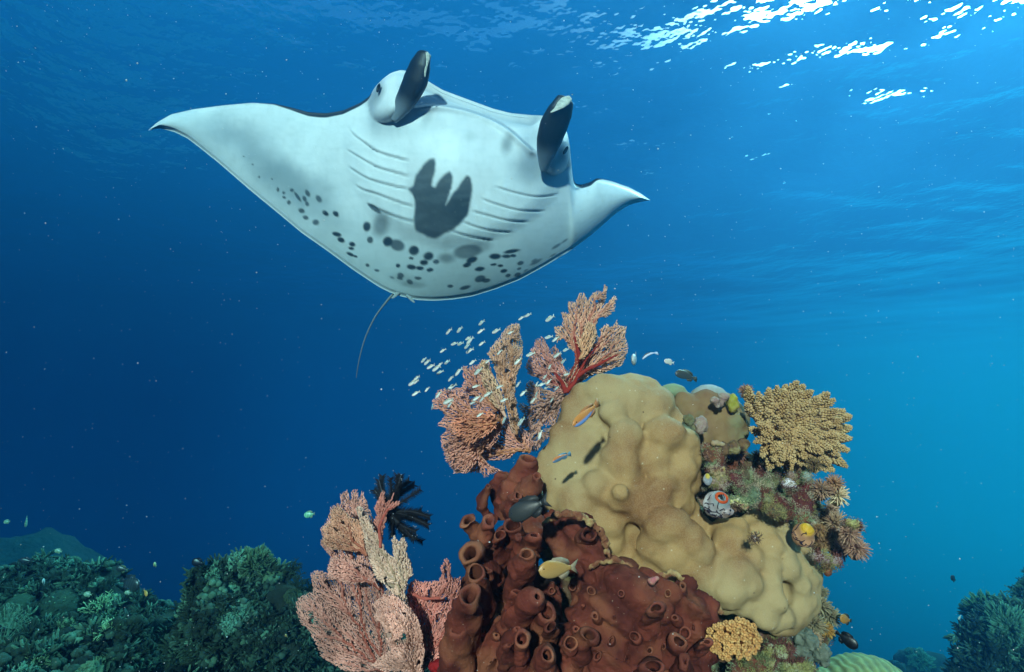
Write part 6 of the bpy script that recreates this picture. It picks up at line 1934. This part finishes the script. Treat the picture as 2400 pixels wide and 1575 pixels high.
def curve_bend(V, bend):
    if bend:
        V = V.copy(); V[:, 2] -= bend * (V[:, 0] ** 2) * 4 - bend * .3
    return V


def make_fish(lab, cat, head, tail, d1, d2, hgt, wid, body_col, tail_col, tailkind='fork', dorsal=True, bend=0.0, eye=.022, ring=True, stripes=None, name=None, dz=None):
    loc, M, L_ = rot_fish(head, tail, d1, d2)
    name = name or cat.replace(' ', '_')
    root = empty(name, loc)
    root.rotation_euler = M.to_euler()
    root.scale = (L_, L_, L_)
    tag(root, lab, cat)
    V, F = fish_body(hgt, wid)
    c = np.array([body_col(x_, z_ / (hgt / 2)) for x_, y_, z_ in V])
    if stripes:
        for xs, wd, sc_ in stripes:
            w = np.exp(-((V[:, 0] - xs) / wd) ** 4)[:, None]; c = c * (1 - w) + np.array(sc_) * w
    link('body', mesh_np('fish_body', curve_bend(V, bend), F, True, c), M_FISH, root)
    V, F = slab(TAILS[tailkind])
    link('tail_fin', mesh_np('fish_tail', curve_bend(V, bend), F, False, np.tile([tail_col], (len(V), 1))), M_FIN, root)
    if dorsal:
        h = hgt / 2
        V, F = slab([(-.30, h * .30), (.22, h * .75), (.12, h * 1.22), (-.10, h * 1.25), (-.28, h * .95), (-.33, h * .55)])
        link('dorsal_fin', mesh_np('fish_dorsal', curve_bend(V, bend), F, False, np.tile([tail_col], (len(V), 1))), M_FIN, root)
        V, F = slab([(-.30, -h * .30), (-.02, -h * .85), (-.10, -h * 1.2), (-.25, -h * 1.05), (-.32, -h * .5)])
        link('anal_fin', mesh_np('fish_anal', curve_bend(V, bend), F, False, np.tile([tail_col], (len(V), 1))), M_FIN, root)
    if eye:
        for sgn in (1, -1):
            if ring:
                v, f = ico(2); v = v * np.array((eye * 1.5, eye * .5, eye * 1.5)) + np.array((.38, sgn * wid * .30, hgt * .08))
                link('eye_ring', mesh_np('fish_ring', curve_bend(v, bend), f), M_FEYEW, root)
            v, f = ico(2); v = v * np.array((eye, eye * .6, eye)) + np.array((.385, sgn * wid * .33, hgt * .08))
            link('eye', mesh_np('fish_eye', curve_bend(v, bend), f), M_FEYE, root)
    return root


def flat_col(c, belly=None):
    return lambda x_, z_: np.array(c) * (1 - .0) if belly is None else np.array(c) * (.5 + .5 * np.clip(z_ + .3, -1, 1)) + np.array(belly) * (.5 - .5 * np.clip(z_ + .3, -1, 1))


make_fish('golden tan damselfish with clear forked tail in front of the red brown sponge', 'damselfish', (1260, 1338), (1352, 1328), 1.16, 1.20, .40, .15, flat_col((.46, .25, .06), (.48, .33, .14)), (.30, .24, .16), 'fork', True, 0, .020)
make_fish('orange backed wrasse with an electric blue belly hovering over the boulder coral', 'wrasse', (1341, 1000), (1405, 942), 1.28, 1.34, .25, .12, lambda x_, z_: (np.array((.60, .24, .05)) if z_ > -.25 else np.array((.22, .45, .95))), (.42, .18, .06), 'fan', True, -.02, .018)
make_fish('tiny orange and blue wrasse low over the left side of the boulder coral', 'wrasse', (1293, 1082), (1338, 1062), 1.36, 1.40, .22, .12, lambda x_, z_: (np.array((.60, .20, .05)) if z_ > 0 else np.array((.12, .25, .40))), (.12, .25, .35), 'fan', True, .03, .016)
make_fish('dark olive wrasse swimming above the gap behind the boulder coral', 'wrasse', (1581, 872), (1634, 888), 1.75, 1.78, .34, .15, flat_col((.06, .06, .035), (.03, .06, .09)), (.05, .05, .03), 'fan', True, .05, .02)
make_fish('thin pale blue fish bent like an arch in the open water right of the fans', 'wrasse', (1503, 838), (1541, 824), 1.85, 1.85, .20, .10, lambda x_, z_: (np.array((.10, .10, .12)) if z_ > .3 else np.array((.62, .72, .95))), (.5, .6, .8), 'fan', False, .16, .014)
make_fish('blurred dark grey damselfish between the tubes and the boulder coral', 'damselfish', (1190, 1212), (1285, 1172), 1.25, 1.22, .42, .15, flat_col((.035, .042, .045)), (.03, .035, .04), 'fork', True, 0, .016, ring=False)
make_fish('black surgeonfish below the boulder coral at the lower right', 'surgeonfish', (2012, 1520), (1958, 1480), 1.62, 1.66, .52, .15, flat_col((.004, .004, .006)), (.004, .004, .006), 'fan', True, 0, .012, ring=False)
make_fish('small orange fish with dark tail beside the fuzzy tufts at the lower right', 'damselfish', (1968, 1448), (1996, 1455), 1.66, 1.68, .5, .16, flat_col((.42, .20, .04)), (.03, .03, .02), 'fan', True, 0, .02, ring=False)
make_fish('pale cream damselfish right of the arched blue fish', 'damselfish', (1556, 845), (1580, 851), 1.85, 1.86, .46, .16, flat_col((.62, .60, .56)), (.6, .6, .58), 'fork', True, 0, .02)
make_fish('small pale fish seen end on just left of the arched blue fish', 'damselfish', (1483, 847), (1491, 834), 1.84, 1.92, .46, .2, flat_col((.55, .58, .58)), (.5, .5, .5), 'fork', False, 0, .02)
BLK, WHT, YEL = (.03, .04, .03), (.42, .62, .42), (.40, .50, .12)
for (hx, hy), (tx_, ty_), d_, lab in (((712, 1208), (738, 1204), 3.0, 'bright green striped damselfish alone in open water left of the feather star'),
                                     ((128, 1290), (146, 1293), 4.4, 'striped damselfish highest above the left reef hump, over the slope'),
                                     ((60, 1236), (63, 1210), 4.8, 'striped damselfish swimming upright over the far left slope'),
                                     ((8, 1224), (24, 1222), 4.9, 'striped damselfish nearest the left edge'),
                                     ((196, 1392), (216, 1394), 4.2, 'striped damselfish in front of the dark branching corals'),
                                     ((292, 1388), (308, 1390), 4.2, 'striped damselfish right under the big striped dark fish')):
    make_fish(lab, 'damselfish', (hx, hy), (tx_, ty_), d_, d_, .58, .2, flat_col(WHT if d_ > 4 else (.25, .7, .45)), (.2, .3, .2), 'fork', True, 0, .02, ring=False,
              stripes=[(s_, .035, BLK if d_ > 4 else (.04, .22, .13)) for s_ in (.30, .16, .02, -.12, -.26)], name='striped_damselfish')
make_fish('large dark fish with pale bars above the notch in the left reef', 'surgeonfish', (328, 1376), (283, 1358), 4.2, 4.25, .55, .18, flat_col((.018, .026, .030)), (.02, .03, .04), 'fan', True, 0, .014, ring=False, stripes=[(s_, .015, (.06, .09, .10)) for s_ in (.2, .08, -.04, -.16)])
make_fish('dark fish left of and above the large barred one', 'damselfish', (271, 1331), (300, 1336), 4.4, 4.4, .5, .18, flat_col((.018, .026, .030)), (.10, .14, .08), 'fork', True, 0, .014, ring=False)
make_fish('dark fish hovering over the top of the far left hump', 'damselfish', (44, 1312), (76, 1316), 4.7, 4.7, .42, .18, flat_col((.018, .028, .036)), (.02, .03, .04), 'fork', True, 0, .014, ring=False)
make_fish('black fish at the left shoulder of the pinnacle', 'surgeonfish', (449, 1315), (478, 1322), 4.0, 4.0, .62, .18, flat_col((.006, .007, .014)), (.006, .007, .014), 'fan', True, 0, .014, ring=False)
make_fish('tiny orange fish above the notch beside the large barred fish', 'anthias', (345, 1396), (337, 1382), 4.0, 4.05, .45, .2, flat_col((.75, .35, .08)), (.6, .3, .2), 'fork', False, 0, 0)
make_fish('tiny yellow fish above the notch in the left reef, highest of the small ones', 'anthias', (361, 1320), (366, 1328), 4.0, 4.05, .45, .2, flat_col((.6, .6, .25)), (.5, .5, .3), 'fork', False, 0, 0)
make_fish('tiny white fish on the dark face of the left hump', 'anthias', (101, 1358), (104, 1370), 4.2, 4.25, .4, .2, flat_col((.6, .65, .6)), (.5, .5, .5), 'fork', False, 0, 0)
make_fish('tiny orange fish at the foot of the pinnacle beside the pink fan', 'anthias', (668, 1487), (674, 1494), 3.6, 3.62, .45, .2, flat_col((.7, .3, .08)), (.6, .3, .2), 'fork', False, 0, 0)
make_fish('small dark fish in the blue gap above the right hand outcrop', 'damselfish', (2228, 1352), (2240, 1360), 3.6, 3.62, .6, .2, flat_col((.012, .02, .03)), (.01, .02, .03), 'fan', True, 0, .014, ring=False)
make_fish('tiny pale fish beside the left face of the right hand outcrop', 'anthias', (2246, 1452), (2252, 1442), 3.8, 3.8, .4, .2, flat_col((.55, .5, .4)), (.5, .5, .4), 'fork', False, 0, 0)

# the school: every fish an object of its own, sharing one body
V1, F1 = fish_body(.31, .13)
c1 = np.array([(np.array((.42, .50, .42)) if z_ > .05 else np.array((.78, .82, .80))) for x_, y_, z_ in V1])
c1[V1[:, 0] > .36] *= .85
A = Acc(); A.add(V1, F1, c1)
V_, F_ = slab(TAILS['fork']); A.add(V_, F_, (.60, .62, .50))
h = .18
V_, F_ = slab([(-.28, h * .3), (.12, h * .8), (.05, h * 1.15), (-.15, h * 1.15), (-.32, h * .5)]); A.add(V_, F_, (.6, .62, .5))
for sgn in (1, -1):
    A.blob((.385, sgn * .045, .02), (.026, .014, .026), 1, (.01, .01, .012))
Vs_, Fs_, cs_ = A.out()
school_me = mesh_np('small_silver_fish', Vs_, Fs_, True, cs_)
school_me.materials.append(M_FISH)
# heads and tails noted on an enlargement: centre x, y, length, angle of the nose below the horizontal, facing left
SCH = [(835, 337, 55, 28), (885, 315, 55, 25), (1048, 340, 80, 32), (538, 372, 58, 38), (532, 435, 65, 32), (293, 437, 62, 42), (374, 425, 60, 45), (647, 434, 72, 25), (437, 488, 50, 30), (452, 505, 75, 45), (335, 529, 58, 15), (380, 529, 52, 18), (430, 548, 55, 38), (540, 527, 58, 35),
       (449, 581, 68, 28), (249, 580, 55, 30), (105, 652, 55, 40), (131, 667, 60, 35), (281, 667, 50, 30), (157, 700, 68, 25), (227, 685, 52, 40), (200, 713, 75, 30), (227, 743, 62, 25), (364, 740, 82, 45), (471, 667, 66, 35), (307, 790, 55, 42), (317, 850, 82, 30), (52, 785, 55, 32), (22, 822, 75, 28), (48, 813, 50, 35),
       (47, 900, 72, 28), (131, 870, 52, 45), (215, 910, 72, 48), (287, 960, 82, 20), (300, 985, 52, 48), (170, 998, 50, 78), (511, 737, 76, 38), (495, 847, 62, 15), (585, 905, 75, 30), (500, 937, 70, 30), (672, 592, 56, 42), (754, 445, 52, 25), (809, 660, 76, 42), (904, 608, 76, 20), (1040, 480, 66, 12), (1090, 495, 66, 35), (1168, 575, 52, 20), (1103, 613, 72, 32),
       (1150, 660, 48, 40), (811, 832, 56, 50), (849, 898, 68, 40), (924, 952, 66, 42), (1175, 757, 48, 15), (985, 835, 70, 20), (950, 830, 46, 60), (1040, 812, 56, 45), (1012, 775, 46, 50), (1025, 855, 46, 20), (834, 1112, 80, 48), (707, 1100, 62, 60), (525, 1060, 60, 30), (975, 1210, 80, 70), (705, 950, 66, 20), (1048, 700, 44, 60), (1100, 860, 40, 40), (1062, 950, 44, 55), (948, 905, 44, 65), (540, 945, 50, 40), (585, 660, 52, 35), (672, 850, 60, 20), (470, 972, 46, 20)]
g = np.random.default_rng(9)
for k, (X_, Y_, ln_, an_) in enumerate(SCH):
    cx_, cy_ = z3([(X_, Y_)])[0]
    L2 = ln_ * .3137 * .5
    infront = X_ > 600 or Y_ > 900 or (X_ > 400 and Y_ > 640)
    d_ = (g.uniform(1.62, 1.74) if X_ > 830 and Y_ < 1000 else g.uniform(1.42, 1.54)) if infront else g.uniform(1.45, 1.75)
    ca, sa_ = math.cos(R(an_)), math.sin(R(an_))
    dd_ = g.uniform(-.012, .012)
    loc, M, L_ = rot_fish((cx_ - ca * L2, cy_ + sa_ * L2), (cx_ + ca * L2, cy_ - sa_ * L2), d_ - dd_, d_ + dd_)
    o = bpy.data.objects.new('small_silver_fish', school_me)
    C.objects.link(o)
    o.location = loc; o.rotation_euler = M.to_euler(); o.scale = (L_,) * 3
    if X_ > 780 and X_ < 1240 and Y_ > 430:
        lab = 'small silvery fish of the school swimming in front of the upper right sea fan'
    elif infront:
        lab = 'small silvery fish of the school swimming in front of the upper left sea fan'
    elif (X_, Y_) in ((835, 337), (885, 315)):
        lab = 'lower left one of the pair of silvery fish above the gap between the fans' if X_ == 835 else 'upper right one of the pair of silvery fish above the gap between the fans'
    elif X_ == 1048:
        lab = 'lone silvery fish right of the pair, left of the tall fan tip'
    else:
        lab = 'small silvery fish of the school in open blue water left of the upper sea fans'
    tag(o, lab, 'fish', group='school of small silvery fish' if 'school' in lab else 'silvery fish above the fans')

# ------------------------------------------------------------------ specks drifting in the water
g = np.random.default_rng(31)
n_ = 2200
px = g.uniform(-60, 2460, n_); py = g.uniform(-40, 1600, n_)
d_ = g.uniform(.45, 3.6, n_)
r_ = (g.gamma(1.6, .38, n_) + .30) / FPX * d_ * .72
c_ = PP(px, py, d_)
O6 = np.array([[1, 0, 0], [-1, 0, 0], [0, 1, 0], [0, -1, 0], [0, 0, 1], [0, 0, -1.0]])
F8 = np.array([[0, 2, 4], [2, 1, 4], [1, 3, 4], [3, 0, 4], [2, 0, 5], [1, 2, 5], [3, 1, 5], [0, 3, 5]])
V = c_[:, None] + O6[None] * r_[:, None, None] * g.uniform(.6, 1.4, (n_, 1, 3))
F = (np.arange(n_)[:, None, None] * 6 + F8[None]).reshape(-1, 3)
tag(put('drifting_specks', V.reshape(-1, 3), F, mat('speck', (.8, .8, .78), (.6, .6, .6), rough=.6, bump=0)), 'tiny pale specks of plankton drifting through the water', 'plankton', kind='stuff')
